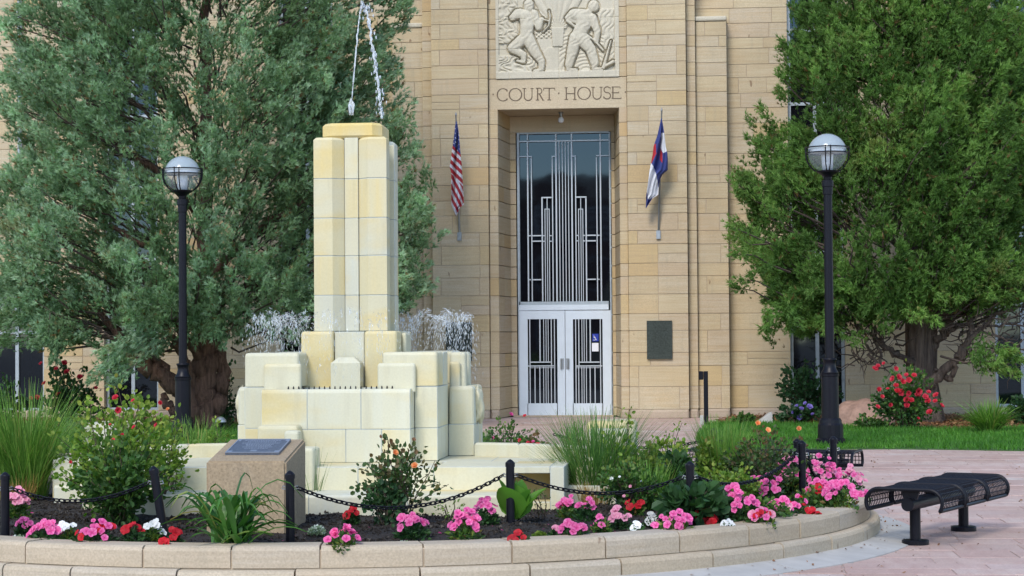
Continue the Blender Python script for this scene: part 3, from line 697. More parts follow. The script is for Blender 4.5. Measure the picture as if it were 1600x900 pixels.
for c, a, b in [('.',48,57),('C',85,165),('O',178,275),('U',284,368),('R',388,442),('T',446,535),('.',561,570),('H',612,702),('O',714,812),('U',820,908),('S',914,972),('E',976,1052),('.',1081,1090)]:
    sl_ = (788-a*.0187+1.6)*1.0; t_, b_ = sl_-96, sl_; mb = MB()
    for k, (P, w) in enumerate(letter_strokes(c, a, b, t_, b_)):
        Q, nP = ribbon(P, w); d = .006+.0007*k
        V = [tuple(atY(760+x/5, y/5, YSUR-d)) for x, y in Q]+[tuple(atY(760+x/5, y/5, YSUR+.01)) for x, y in Q]
        F = [[i, i+1, nP+i+1, nP+i] for i in range(nP-1)]
        o2 = 2*nP; F += [[i, nP+i if 0 else i+1, o2+i+1, o2+i] for i in range(nP-1)]+[[nP+i, nP+i+1, o2+nP+i+1, o2+nP+i] for i in range(nP-1)]
        F += [[0, nP, o2+nP, o2], [nP-1, 2*nP-1, o2+2*nP-1, o2+nP-1]]
        mb.add(V, F)
    mb.build('inscribed_dot' if c == '.' else 'inscribed_letter', MAT['letter'], ch)

# ------------------------------------------------------------------ things fixed to the courthouse
def tablet(name, label, x0, x1, y0, y1):
    c = atY((x0+x1)/2, (y0+y1)/2, YP-.02); t = thing(name, label, 'plaque', c)
    ax, bx_, az, bz = X(x0,YP,y0), X(x1,YP,y0), Z(y1,YP,(x0+x1)/2), Z(y0,YP,(x0+x1)/2)
    obj('tablet', *bevbox(ax, bx_, YP-.035, YP-.004, az, bz, .006), MAT['bronze'], t)
    f = MB(); e = .018
    for q in ((ax,ax+e,az,bz),(bx_-e,bx_,az,bz),(ax+e,bx_-e,az,az+e),(ax+e,bx_-e,bz-e,bz)): f.box(q[0],q[1],YP-.043,YP-.036,q[2],q[3])
    f.build('rim', MAT['bronze'], t)
    f = MB(); r = random.Random(3)
    zz = bz-.09
    while zz > az+.08:
        ln = r.uniform(.55, .95); w = (bx_-ax)*.4*ln; xx = -w
        while xx < w: q = r.uniform(.012, .04); f.box((ax+bx_)/2+xx, (ax+bx_)/2+min(w, xx+q), YP-.039, YP-.034, zz, zz+.014); xx += q+.009
        zz -= .032
    f.build('raised_text', MAT['bronze'], t)
tablet('bronze_tablet', 'dark bronze tablet on the pier right of the doors below the blue flag', 1010.5, 1050, 501, 561)
tablet('bronze_tablet', 'dark bronze tablet left of the doors seen behind the falling fountain water', 697, 737.5, 503.5, 564)
p = atY(928.8, 527, YG-.036); t = thing('access_sign', 'small blue wheelchair access sign stuck to the right door glass', 'sign', p)
obj('sign_plate', *boxvf(X(923.9,YG-.036), X(933.6,YG-.036), YG-.042, YG-.038, Z(533.2,YG,928), Z(521.6,YG,928)), MAT['signblue'], t)
mb = MB(); q = lambda x, y: np.array(atY(923.9+x*9.7, 521.6+y*11.6, YG-.044))
mb.tube([q(.42,.3), q(.45,.55), q(.68,.57), q(.78,.82), q(.88,.80)], .006, 5); mb.tube([q(.44,.42), q(.64,.42)], .005, 5)
mb.tube([q(.46+.26*math.cos(a), .66+.2*math.sin(a)) for a in np.linspace(-2.6+6.28-5.0, 2.3, 12)], .005, 5)
V, F = lathevf([(.0001,-.008),(.008,0),(.0001,.008)], 0, 0, 8); c = q(.42,.2); mb.add([(v[0]+c[0], v[1]+c[1], v[2]+c[2]) for v in V], F)
mb.build('wheelchair_symbol', MAT['white'], t)
topobj('paper_notice', *boxvf(X(923.2,YG-.03), X(933.4,YG-.03), YG-.040, YG-.037, Z(549,YG,928), Z(535.8,YG,928)), MAT['paper'], atY(928, 549, YG-.04))
tag(bpy.data.objects['paper_notice'], 'white paper notice taped below the blue sign on the right door', 'notice')
c = np.array(atY(876.5, 183, 38.95)); c[2] = ZO; t = thing('porch_lamp', 'small white bulb lamp hanging under the entrance soffit', 'lamp', c)
obj('lamp_holder', *lathevf([(.05,ZO+.002),(.05,ZO-.03),(.03,ZO-.045),(.03,ZO-.10)], c[0], c[1], 12), MAT['steel'], t)
obj('bulb', *lathevf([(.028,ZO-.10),(.05,ZO-.13),(.062,ZO-.17),(.045,ZO-.205),(.002,ZO-.22)], c[0], c[1], 14), MAT['white'], t, smooth=True)
# flags
def inpoly(x, y, P):
    c = False
    for i in range(len(P)):
        (x1, y1), (x2, y2) = P[i], P[i-1]
        if (y1 > y) != (y2 > y) and x < (x2-x1)*(y-y1)/(y2-y1)+x1: c = not c
    return c
def us(x, y):
    edge = 238+(x-112)*1.15
    if y < edge:
        u, v = (x-y*.02)/11.5, (y-x*.6)/15.0
        iu, iv = math.floor(u), math.floor(v)
        return 3 if math.hypot(u-iu-.5, (v-iv-.5)*1.2) < .27 and (iu+iv) % 2 == 0 else 2
    fold = 425+(x-100)*1.1
    if y < fold: w = (y-(x-110)*1.0-262)/56.0
    else: w = (x*1.25-(y-430)*.62)/46.0
    return 0 if (w % 1) > .46 else 1
def colo(x, y):
    if inpoly(x, y, [(183,163),(207,163),(222,285),(198,296),(182,262)]): return 1
    if inpoly(x, y, [(130,245),(150,232),(152,300),(121,364),(112,362)]): return 0
    if inpoly(x, y, [(178,262),(193,292),(192,362),(177,342)]): return 0
    if inpoly(x, y, [(105,362),(122,366),(150,430),(166,520),(170,575),(126,602),(98,606),(84,540)]): return 1
    return 2
MAT['fred'] = plain('flag_red', (.42,.02,.03), .8); MAT['fwhite'] = plain('flag_white', (.70,.70,.72), .8); MAT['fblue'] = plain('flag_blue', (.035,.05,.20), .8)
def flag(label, ox, oy, ys, Ls, Rs, fn, top, bottom, group=None):
    pt = lambda x, y: (ox+x/4.286, oy+y/4.286)
    a, b = pt(*top), pt(*bottom)
    Pt, Pb = np.array(atY(*a, YP-.55)), np.array(atY(*b, YP-.02))
    t = thing('wall_flag', label, 'flag', Pb)
    m = MB(); m.tube([Pb+[0,.03,0], Pb+(Pt-Pb)*.5, Pt], [.02,.018,.014], 8); m.build('flag_pole', MAT['steel'], t)
    m = MB(); m.add(*lathevf([(.012,Pt[2]),(.02,Pt[2]+.02),(.012,Pt[2]+.05),(.001,Pt[2]+.09)], Pt[0], Pt[1], 8)); m.build('finial', MAT['steel'], t)
    m = MB(); m.box(Pb[0]-.04,Pb[0]+.04,YP-.045,YP-.002,Pb[2]-.06,Pb[2]+.10); m.build('bracket', MAT['steel'], t)
    H, Wn = 150, 40; V = []; F = []; mi = []
    for i in range(H+1):
        yy = ys[0]+(ys[-1]-ys[0])*i/H; l, r = np.interp(yy, ys, Ls), np.interp(yy, ys, Rs)
        Yc = Pt[1]+(Pb[1]-Pt[1])*.55*i/H-.03
        for k in range(Wn+1):
            xx = l+(r-l)*k/Wn; s = k/Wn; amp = .06*min(1, i/30)
            dep = amp*math.sin(s*9+yy*.012)+.03*math.sin(s*17+yy*.02)*min(1, i/30)
            V.append(tuple(atY(*pt(xx, yy), Yc+dep)))
    for i in range(H):
        for k in range(Wn):
            q = i*(Wn+1)+k; F.append([q, q+1, q+Wn+2, q+Wn+1])
            yy = ys[0]+(ys[-1]-ys[0])*(i+.5)/H; l, r = np.interp(yy, ys, Ls), np.interp(yy, ys, Rs); mi.append(fn(l+(r-l)*(k+.5)/Wn, yy))
    mi = [1 if q == 3 else q for q in mi]
    o = obj('flag_cloth', V, F, [MAT['fred'], MAT['fwhite'], MAT['fblue']], t, smooth=True, midx=mi)
    md = o.modifiers.new('thickness', 'SOLIDIFY'); md.thickness = .004
flag('flag with red and white stripes and starred blue corner drooping from a wall pole', 680, 170, [85,180,240,310,390,430,500,560,640,665,715], [138,127,119,108,97,108,107,108,108,116,140], [146,160,165,170,178,180,185,188,192,162,142], us, (139,50), (163,862))
flag('blue and white flag with a red crescent shape drooping from a wall pole', 990, 170, [65,120,180,250,300,345,410,440,470,515,575,600,665], [184,173,160,135,128,120,108,104,100,94,85,83,82], [189,198,207,215,226,228,228,192,178,168,165,126,84], colo, (188,20), (166,850))
# black post and a wedge stone by the plinth, downpipe
b = atZ(1103.5, 664); t = thing('push_button_post', 'slim black post with a square box head beside the lawn corner', 'post', b)
hh = (664-580)*dist(b)/FPX
obj('post', *bevbox(b[0]-.04, b[0]+.04, b[1]-.04, b[1]+.04, 0, hh, .006), MAT['black'], t)
obj('box_head', *bevbox(b[0]-.12, b[0]-.042, b[1]-.06, b[1]+.05, hh-.15, hh-.001, .008), MAT['black'], t)
obj('outlet_box', *bevbox(b[0]-.11, b[0]-.045, b[1]-.03, b[1]+.03, .0, .17, .008), MAT['concrete'], t)
b = atZ(1192, 663); w = .16
topobj('wedge_stone', [(b[0]-.16,b[1]-.15,0),(b[0]+.17,b[1]-.15,0),(b[0]+.17,b[1]+.2,0),(b[0]-.16,b[1]+.2,0),(b[0]+.13,b[1]-.05,.22),(b[0]+.165,b[1]-.08,.2),(b[0]+.165,b[1]+.15,.22),(b[0]+.1,b[1]+.15,.2)],
       [[3,2,1,0],[0,1,5,4],[1,2,6,5],[2,3,7,6],[3,0,4,7],[4,5,6,7]], MAT['concrete'], b)
tag(bpy.data.objects['wedge_stone'], 'small pale grey wedge shaped stone leaning by the courthouse plinth', 'stone')
mb = MB(); xx = X(33, YW, 20); mb.tube([(xx, YW-.09, 3.0), (xx, YW-.09, 12)], .045, 10)
for z in (4.2, 6.6, 8.2): mb.box(xx-.06, xx+.06, YW-.1, YW-.002, z, z+.05)
tag(mb.top('downpipe', MAT['frame'], (xx, YW-.09, 3.0)), 'grey downpipe on the courthouse wall beyond the left juniper', 'pipe')
# dark building across the street behind the camera (it shows in the entrance glass)
t = thing('brick_building', 'dark red brick building across the street reflected in the entrance glass', 'building', (-2, -30, 0))
mb = MB(); mb.box(-26, 8, -42, -30, 0, 9.1); mb.box(-6.3, -3.9, -42, -29.8, 9.12, 10.0); mb.build('wall', MAT['brick'], t)
obj('roof', [(-26.4,-29.5,9.15),(8.4,-29.5,9.15),(8.4,-36,11),(-26.4,-36,11),(-26.4,-42.5,9.15),(8.4,-42.5,9.15)], [[0,1,2,3],[3,2,5,4],[0,3,4],[1,5,2]], MAT['roofdark'], t)
obj('tower_roof', [(-6.5,-29.6,10.02),(-3.7,-29.6,10.02),(-3.7,-33,10.02),(-6.5,-33,10.02),(-5.1,-31.3,11.0)], [[0,1,4],[1,2,4],[2,3,4],[3,0,4],[3,2,1,0]], MAT['roofdark'], t)
for k in range(12):
    for zz in (1.0, 4.2, 7.0):
        xw = -25.6+k*2.75
        w_ = obj('window', *boxvf(xw, xw+1.5, -29.97, -29.75, zz, zz+1.8), MAT['white'] if zz > 6 else MAT['frame'], t)
        for q in range(5 if zz > 6 else 1):
            a, c = (zz+.12+q*.33, zz+.34+q*.33) if zz > 6 else (zz+.12, zz+1.68)
            obj('pane', *boxvf(xw+.14, xw+1.36, -29.74, -29.72, a, c), MAT['glass'], w_)

# ------------------------------------------------------------------ the round planter: two courses of curved curb stones
pl = thing('round_planter', 'round raised flower bed edged with two courses of tan curb stones around the fountain', 'planter', (RC[0], RC[1], 0))
def arcstone(r0, r1, z0, z1, a0, a1, c=.012, n=4, top_c=.03):
    """curved stone: section polygon swept along an arc"""
    sec = [(r0, z0), (r1, z0), (r1, z1-top_c), (r1-top_c*.35, z1-top_c*.3), (r1-top_c, z1), (r0+c, z1), (r0, z1-c)]
    V = []; F = []; m = len(sec)
    for i in range(n+1):
        a = a0+(a1-a0)*i/n
        for r, z in sec: V.append((RC[0]+r*math.cos(a), RC[1]+r*math.sin(a), z))
    for i in range(n):
        for k in range(m):
            j = (k+1) % m; F.append([i*m+k, i*m+j, (i+1)*m+j, (i+1)*m+k])
    F.append(list(range(m))[::-1]); F.append([n*m+k for k in range(m)]); return V, F
def joints_from(pxs, y, z, r):
    return [math.atan2(*(atZ(p, y, z)[:2]-RC)[::-1]) for p in pxs]
def ring(r0, r1, z0, z1, name, length, off, seed):
    rr = random.Random(seed); a = off
    while a < off+2*math.pi-.04:
        da = length*rr.uniform(.9, 1.1)/r1
        if off+2*math.pi-a-da < .1: da = off+2*math.pi-a
        j = .006/r1; jj = rr.uniform(-.004, .004)
        V, F = arcstone(r0, r1+jj, z0, z1+rr.uniform(-.003, .003), a+j, a+da-j)
        obj(name, V, F, MAT['curb'], pl, rnd=rr.random()); a += da
ring(RO-.24, RO, .152, .285, 'coping_stone', .60, -1.72, 4)
ring(RO-.2, RO+.075, .03, .146, 'base_stone', .70, -1.83, 5)
V, F = arcstone(RO-.21, RO-.012, .0, .262, 0, 2*math.pi, n=96, top_c=.004); obj('mortar_bed', V, F, MAT['mortar'], pl)
# concrete apron round the planter
ap = MB(); rr = random.Random(8); a = -2.0
while a < -2.0+2*math.pi-.01:
    da = min(1.35/RO, -2.0+2*math.pi-a); n_ = 5; V = []; F = []
    for i in range(n_+1):
        q = a+.0012+(da-.0024)*i/n_
        for r, z in ((RO+.06, -.03), (RO+.06, .048), (RO+.36, .006), (RO+.36, -.03)): V.append((RC[0]+r*math.cos(q), RC[1]+r*math.sin(q), z))
    for i in range(n_):
        for k in range(4): F.append([i*4+k, (i+1)*4+k, (i+1)*4+(k+1) % 4, i*4+(k+1) % 4])
    F += [[0,1,2,3], [n_*4+3, n_*4+2, n_*4+1, n_*4]]
    obj('apron_slab', V, F, MAT['concrete'], plaza, rnd=rr.random()); a += da
# soil: a mounded disc
nr, na = 26, 120; V = [(RC[0], RC[1], .25)]; F = []
for i in range(1, nr+1):
    r = (RO-.22)*i/nr
    for k in range(na):
        q = 2*math.pi*k/na; V.append((RC[0]+r*math.cos(q), RC[1]+r*math.sin(q), 0))
V = np.array(V); d = np.hypot(V[:,0]-RC[0], V[:,1]-RC[1])
def soil_z(x, y):
    p = np.stack([np.asarray(x, float), np.asarray(y, float), 0*np.asarray(x, float)], -1); r = np.hypot(p[...,0]-RC[0], p[...,1]-RC[1])
    return .235+.05*np.clip((RO-.25-r)/.8, 0, 1)+.012*vnoise(p, 5, 11)+.008*vnoise(p, 14, 12)
V[:,2] = soil_z(V[:,0], V[:,1])
for k in range(na): F.append([0, 1+k, 1+(k+1) % na])
for i in range(nr-1):
    for k in range(na): F.append([1+i*na+k, 1+(i+1)*na+k, 1+(i+1)*na+(k+1) % na, 1+i*na+(k+1) % na])
tag(obj('planter_soil', V, F, MAT['soil'], smooth=True), kind='structure')
N = 26000; q = rng.uniform(-math.pi, 0.6, N); r = (RO-.26)*np.sqrt(rng.uniform(.25, 1, N)); P = np.c_[RC[0]+r*np.cos(q), RC[1]+r*np.sin(q)]
pos = np.c_[P, soil_z(P[:,0], P[:,1])+.002]
tv = [(-.5,-.4,-.3),(.5,-.35,-.2),(0,.5,-.3),(.05,0,.45)]
V, F, rn = scatter(tv, [[0,1,3],[1,2,3],[2,0,3]], pos, rng.normal(0,.5,(N,3))+np.array([0,0,1]), rng.uniform(.006,.03,N)**1.0, rng.random(N)**2)
tag(obj('soil_crumbs', V, F, MAT['crumb'], rnd=rn), kind='stuff')

# ------------------------------------------------------------------ the fountain
fo = thing('fountain', 'tiered cream terracotta fountain with a tall square tower in the round flower bed', 'fountain', (0.04, 16.1, .25))
AX, AY = .04, 16.1
def fb(x0, x1, y0, y1, z0, z1, name='terracotta_block', b=.012, seg=1, rnd=None, mat='fount', ax=None):
    top = b if b >= .02 else 0; ax = ax or ('x' if x1-x0 > y1-y0 else 'y')
    V, F, mi = fountblock(x0+.0005, x1-.0005, y0+.0005, y1-.0005, z0+.0005, z1-.0005, top, ax)
    return obj(name, V, F, [MAT[mat], MAT['fmortar']], fo, rnd=random.uniform(0, .74) if rnd is None else rnd, midx=mi)
jm = MB()            # grey joint cores
def row(x0, x1, y0, y1, z0, z1, nx, ny=1, **k):
    ex, ey = np.linspace(x0, x1, nx+1), np.linspace(y0, y1, ny+1)
    for i in range(nx):
        for q in range(ny): fb(ex[i], ex[i+1], ey[q], ey[q+1], z0, z1, **k)
    jm.box(x0+.012, x1-.012, y0+.012, y1-.012, z0+.012, z1-.012)
ZD, ZS = .60, .43                        # deck and step levels
# bottom step and deck
for e0, e1 in zip(np.linspace(-1.40, 1.47, 5)[:-1], np.linspace(-1.40, 1.47, 5)[1:]): fb(e0, e1, 14.08, 14.75, .1, ZS, b=.02, seg=2)
jm.box(-1.39, 1.46, 14.09, 14.7, .1, ZS-.01)
row(-2.17, -1.40, 15.05, 16.5, .1, ZS, 1, 2, b=.02); row(1.80, 2.2, 15.0, 16.5, .1, ZS, 1, 2, b=.02)
row(-1.40, 1.44, 14.6, 15.25, .1, ZD, 5, 1, b=.02, seg=2)
row(-1.80, -1.40, 14.6, 15.25, .1, ZD, 1, 1, b=.02, seg=2)
row(1.735, 1.84, 14.6, 15.25, .1, ZD, 1, 1, b=.015); fb(1.44, 1.735, 14.95, 15.25, .1, ZD, rnd=.95); fb(1.44, 1.735, 14.6, 14.95, ZD-.05, ZD, rnd=.4); fb(1.44, 1.735, 14.62, 14.95, .1, .34, rnd=.9)
row(-1.84, 1.84, 15.25, 17.2, .1, ZD-.002, 6, 4, b=.008)
# low back rims between the body and the end blocks, curving forward
for s in (-1, 1):
    pts = [(AX+s*.98, 15.95), (AX+s*1.35, 15.82), (AX+s*1.72, 15.55), (AX+s*1.92, 15.30)]
    for (xa, ya), (xb, yb) in zip(pts[:-1], pts[1:]):
        poly = [(xa, ya), (xb, yb), (xb, yb+.14), (xa, ya+.14)] if s > 0 else [(xb, yb), (xa, ya), (xa, ya+.14), (xb, yb+.14)]
        V, F = prismvf(poly, ZD-.02, .705, .014); obj('rim_block', V, F, MAT['fount'], fo, rnd=random.random()*.7)
    # end blocks
    fb(AX+s*2.08-.2, AX+s*2.08+.2, 16.0, 16.45, .1, .875, 'end_block', .04, ax='xy'); fb(AX+s*2.06-.16, AX+s*2.06+.16, 15.80, 15.997, .1, .82, 'end_block', .03, ax='xy')
    fb(AX+s*2.1-.23, AX+s*2.1+.16, 15.35, 15.797, .1, .625, 'end_block', .03, ax='xy')
    fb(AX+s*1.98-.13, AX+s*1.98+.13, 15.1, 15.347, .1, .565, 'end_block', .025, ax='xy')
# stepped side blocks left of the front basin
fb(-.54, -.22, 14.95, 15.2, ZD, .895, 'step_block', .03, ax='xy'); fb(-.30, -.185, 14.80, 14.948, ZD, .86, 'step_block', .025, ax='xy'); fb(-.265, -.015, 14.52, 14.798, ZS, .745, 'step_block', .025, ax='xy')
# body: four corner piers on two courses, basins between them
ZM, ZT, ZBAS = .855, 1.165, 1.165; ZP = 1.447
def quad4(x0, x1, y0, y1, z0, z1, **k):
    for sx in (-1, 1):
        for sy in (-1, 1):
            a, b_ = sorted((AX+sx*x0, AX+sx*x1)); c, d_ = sorted((AY+sy*y0, AY+sy*y1)); fb(a, b_, c, d_, z0, z1, **k)
quad4(.585, .765, .13, .77, ZD, ZM); quad4(.585, .765, .13, .77, ZM, ZT+.012)
quad4(.33, .765, .40, .768, ZT+.014, ZP, b=.026, ax='xy'); quad4(.44, .765, .14, .3995, ZT+.014, ZP-.004, b=.022, ax='x')
jm.box(AX-.75, AX+.75, AY-.70, AY+.70, ZD, ZT-.10)
jm.box(AX-.60, AX+.60, AY-.5, AY+.5, ZT-.1, ZT)
for sy in (-1, 1):
    y0, y1 = sorted((AY+sy*.86, AY+sy*.99))
    for z0, z1, cuts in ((ZD, ZM, (-.583, -.28, .08, .36, .583)), (ZM, ZBAS, (-.583, -.22, .20, .583))):
        for a, b_ in zip(cuts[:-1], cuts[1:]): fb(AX+a, AX+b_, y0, y1, z0, z1, b=.03 if z1 == ZBAS else .01, seg=2 if z1 == ZBAS else 1)
    a, c = sorted((AY+sy*.70, AY+sy*.858)); jm.box(AX-.575, AX+.575, min(a,c), max(a,c), ZD, ZBAS-.09)
    for sx in (-1, 1):
        a, b_ = sorted((AX+sx*.583, AX+sx*.49)); c, d_ = sorted((AY+sy*.765, AY+sy*.86)); fb(a, b_, c, d_, ZD, ZM); fb(a, b_, c, d_, ZM, ZBAS, b=.03, ax='y')
for sx in (-1, 1):
    a, b_ = sorted((AX+sx*.875, AX+sx*.975))
    for z0, z1, cuts in ((ZD, ZM, (-.02, .2, .40)), (ZM, ZBAS, (-.02, .40))):
        for c, d_ in zip(cuts[:-1], cuts[1:]): fb(a, b_, AY+c, AY+d_, z0, z1, b=.03 if z1 == ZBAS else .01)
    a, c = sorted((AX+sx*.70, AX+sx*.873)); jm.box(a, c, AY-.02, AY+.40, ZD, ZBAS-.09)
    for c, d_ in ((AY-.12, AY-.02), (AY+.40, AY+.50)):
        a2, b2 = sorted((AX+sx*.765, AX+sx*.975)); fb(a2, b2, c, d_, ZD, ZM); fb(a2, b2, c, d_, ZM, ZBAS, b=.03, ax='xy')
    # upper side blocks and lower panels
    a, b_ = sorted((AX+sx*.765, AX+sx*.895))
    for c, d_ in ((AY+.0, AY+.13), (AY+.27, AY+.40)): fb(a, b_, c, d_, ZT-.04, ZP-.008, b=.025, ax='xy')
    a3, b3 = sorted((AX+sx*.765, AX+sx*.855)); fb(a3, b3, AY-.05, AY-.001, ZT-.04, ZP-.085, b=.02, ax='xy')
# front and back lower panels on the piers
for sx in (-1, 1):
    for sy in (-1, 1):
        a, b_ = sorted((AX+sx*.30, AX+sx*.60)); c, d_ = sorted((AY+sy*.768, AY+sy*.83)); fb(a, b_, c, d_, ZT-.03, ZP-.085, b=.025, ax='xy', rnd=.5)
# stepped core blocks and nozzle housings
for sx in (-1, 1):
    for sy in (-1, 1):
        a, b_ = sorted((AX+sx*.125, AX+sx*.39)); c, d_ = sorted((AY+sy*.12, AY+sy*.40)); fb(a, b_, c, d_, ZT-.05, 1.615, b=.025, ax='xy', rnd=random.uniform(.72, .95))
    a, b_ = sorted((AX+sx*.385, AX+sx*.425)); fb(a, b_, AY-.13, AY+.13, ZT-.05, 1.60, b=.025, ax='xy')
jm.box(AX-.37, AX+.37, AY-.30, AY+.30, ZT-.05, 1.59)
for sy in (-1, 1):
    yf = AY+sy*.40; y0, y1 = sorted((yf, yf-sy*.1)); fb(AX-.12, AX+.12, AY+min(sy*.33, sy*.36), AY+max(sy*.33, sy*.36), ZT, 1.61, rnd=.6)
    yc = AY+sy*.47; hw = .118
    V = [(AX-hw,yc-.08,ZT-.1),(AX+hw,yc-.08,ZT-.1),(AX+hw,yc+.08,ZT-.1),(AX-hw,yc+.08,ZT-.1),(AX-hw,yc-.08,1.36),(AX+hw,yc-.08,1.36),(AX+hw,yc+.08,1.36),(AX-hw,yc+.08,1.36),
         (AX-.065,yc-.04,1.405),(AX+.065,yc-.04,1.405),(AX+.065,yc+.04,1.405),(AX-.065,yc+.04,1.405)]
    obj('pipe_housing', V, [[3,2,1,0],[0,1,5,4],[1,2,6,5],[2,3,7,6],[3,0,4,7],[4,5,9,8],[5,6,10,9],[6,7,11,10],[7,4,8,11],[8,9,10,11]], MAT['fount'], fo, rnd=.62)
# tower: five courses, each of four corner pieces with splayed cheeks and four channel pieces
h = .298; m_, d_ = .06, .075
corner = [(m_, h-d_), (m_+.085, h), (h, h), (h, m_+.085), (h-d_, m_), (m_, m_)]
zs = [1.615, 1.905, 2.225, 2.53, 2.85, 3.185]
TR = [[.86,.80,.45,.45],[.80,.90,.90,.75],[.84,.66,.78,.2],[.88,.86,.72,.8],[.74,.80,.70,.9]]
for k, (a, b_) in enumerate(zip(zs[:-1], zs[1:])):
    tp = k == 4
    for i, (sx, sy) in enumerate(((-1,-1),(1,-1),(1,1),(-1,1))):
        poly = [(AX+sx*x, AY+sy*y) for x, y in corner]
        if sx*sy > 0: poly = poly[::-1]
        V, F = prismvf(poly, a+.0005, b_-.0005, .02 if tp else .004, .004); obj('tower_block', V, F, [MAT['fount'], MAT['fmortar']], fo, midx=[1]*6+[0]*6+[0 if tp else 1]*6+[0, 0], rnd=TR[4-k][i] if i < 2 else random.random())
    for i, (dx, dy) in enumerate(((0,-1),(1,0),(0,1),(-1,0))):
        c0, c1 = h-d_-.04, h-d_+.012; w = m_-.004
        if dx == 0: y0, y1 = sorted((AY+dy*c0, AY+dy*c1)); fb(AX-w, AX+w, y0, y1, a, b_, 'tower_block', .005, rnd=TR[4-k][2] if i == 0 else None)
        else: x0, x1 = sorted((AX+dx*c0, AX+dx*c1)); fb(x0, x1, AY-w, AY+w, a, b_, 'tower_block', .005)
    # side ribs
    for sx in (-1, 1):
        x0, x1 = sorted((AX+sx*.2, AX+sx*(h+.02))); fb(x0, x1, AY+.0, AY+.14, a, b_-(.04 if tp else 0), 'tower_block', .015, 2)
jm.box(AX-.2, AX+.2, AY-.2, AY+.2, 1.6, 3.17)
pc = .245; oc = [(-pc+.07,-pc),(pc-.07,-pc),(pc,-pc+.07),(pc,pc-.07),(pc-.07,pc),(-pc+.07,pc),(-pc,pc-.07),(-pc,-pc+.07)]
V, F = prismvf([(AX+x, AY+y) for x, y in oc], 3.18, 3.305, .022); obj('tower_cap', V, F, MAT['fount'], fo, rnd=.97)
jm.build('joint_core', MAT['fmortar'], fo)
# carved spout masks on the side basins
for sx in (-1, 1):
    bm = bmesh.new(); bmesh.ops.create_icosphere(bm, subdivisions=3, radius=1)
    V = np.array([v.co[:] for v in bm.verts]); F = [[v.index for v in f.verts] for f in bm.faces]; bm.free()
    n1 = vnoise(V, 2.6, 21); V = V*(1+.22*n1)[:, None]; V = V*np.array([.045, .10, .15])+np.array([AX+sx*.985, AY+.1, 1.0])
    obj('carved_mask', V, F, MAT['fount'], fo, rnd=.8, smooth=True)
# basins of water
for x0, x1, y0, y1 in ((AX-.47,AX+.47,AY-.86,AY-.77),(AX-.47,AX+.47,AY+.77,AY+.86),(AX-.875,AX-.765,AY-.02,AY+.40),(AX+.765,AX+.875,AY-.02,AY+.40),(AX-.33,AX+.33,AY-.77,AY-.4)):
    tag(obj('basin_water', [(x0,y0,1.13),(x1,y0,1.13),(x1,y1,1.13),(x0,y1,1.13)], [[0,1,2,3]], MAT['pool']), kind='structure')
# nozzles along the basin lips
nz = []
for t in np.linspace(-.40, .42, 21): nz.append((AX+t, AY-.835)); nz.append((AX+t, AY+.835))
for t in np.linspace(.0, .38, 15): nz.append((AX+.845, AY+t)); nz.append((AX-.845, AY+t))
V0, F0 = lathevf([(.009,0),(.007,.04),(.003,.06)], 0, 0, 6); me0 = mkmesh('nozzle', V0, F0, MAT['black'])
for x, y in nz:
    o = link('nozzle', me0, fo); wlx = wl(fo); o.location = (x-wlx[0], y-wlx[1], 1.125-wlx[2])
# water: arcs of drops thrown inward from every nozzle row, and the jet over the tower
def arcs(x, y, dx, dy, hgt, reach, n, r):
    t = r.beta(1.9, 1.25, n); z = 1.17+hgt*4*t*(1-t); side = r.normal(0, .03)
    jit = r.normal(0, 1, (n, 3))*(.004+.012*t[:, None]); return np.c_[np.c_[x+dx*reach*t-dy*side*t, y+dy*reach*t+dx*side*t, z]+jit, np.full(n, dx*reach), np.full(n, dy*reach), 4*hgt*(1-2*t)]
P = []
r = np.random.default_rng(5)
for x, y in nz:
    sx, sy = x-AX, y-AY
    if abs(sy) > .8: dx, dy = 0, -np.sign(sy)
    else: dx, dy = -np.sign(sx), 0
    front = sy < -.8
    for q in range(1 if front else 3): P.append(arcs(x+dx*r.uniform(0, .06), y, dx, dy, r.uniform(.52, .62), r.uniform(.10, .40) if front else float(np.clip(r.normal(.2, .24), -.14, .62)), 40 if front else int(r.integers(18, 62)), r))
P = np.concatenate(P); P = P[P[:,2] > 1.15]
tv = [(0,0,-2.8),(.3,0,0),(-.15,.26,0),(-.15,-.26,0),(0,0,2.8)]; tf = [[0,2,1],[0,3,2],[0,1,3],[4,1,2],[4,2,3],[4,3,1]]
V, F, rn = scatter(tv, tf, P[:,:3], norm(P[:,3:])+r.normal(0,.12,(len(P),3)), r.uniform(.0025,.0075,len(P)), r.random(len(P)))
tag(topobj('water_spray', V, F, MAT['water'], (AX, AY, 1.2), rnd=rn), 'curtain of falling water drops around the fountain tower', 'water', kind='stuff')
mb = MB(); jet = []
for px, py in [(548,180),(551,140),(555,95),(559,50),(563,18),(567,8),(572,14),(578,45),(584,85),(590,125),(594,158),(597,186)]: jet.append(atY(px, py, AY))
jet = np.array(jet); tt = np.linspace(0, len(jet)-1, 90); cur = np.stack([np.interp(tt, np.arange(len(jet)), jet[:, k]) for k in range(3)], 1)
r2_ = np.random.default_rng(9); cur[20:] += r2_.normal(0, .004, cur[20:].shape); rad = np.interp(tt, [0, 4, 5.5, 11], [.0045, .006, .012, .008])*r2_.uniform(.4, 1.6, 90)
mb.tube(cur, rad, 6)
bl = np.array([atY(547,180,AY), atY(546,165,AY), atY(549,155,AY), atY(552,162,AY), atY(551,180,AY)]); mb.tube(bl, [.008,.011,.012,.012,.008], 6)
for k in range(110):
    t = r2_.uniform(40, 89); q = cur[int(t)]+r2_.normal(0, .022, 3); mb.tube([q, q+np.array([0,0,.025])], r2_.uniform(.002, .006), 4)
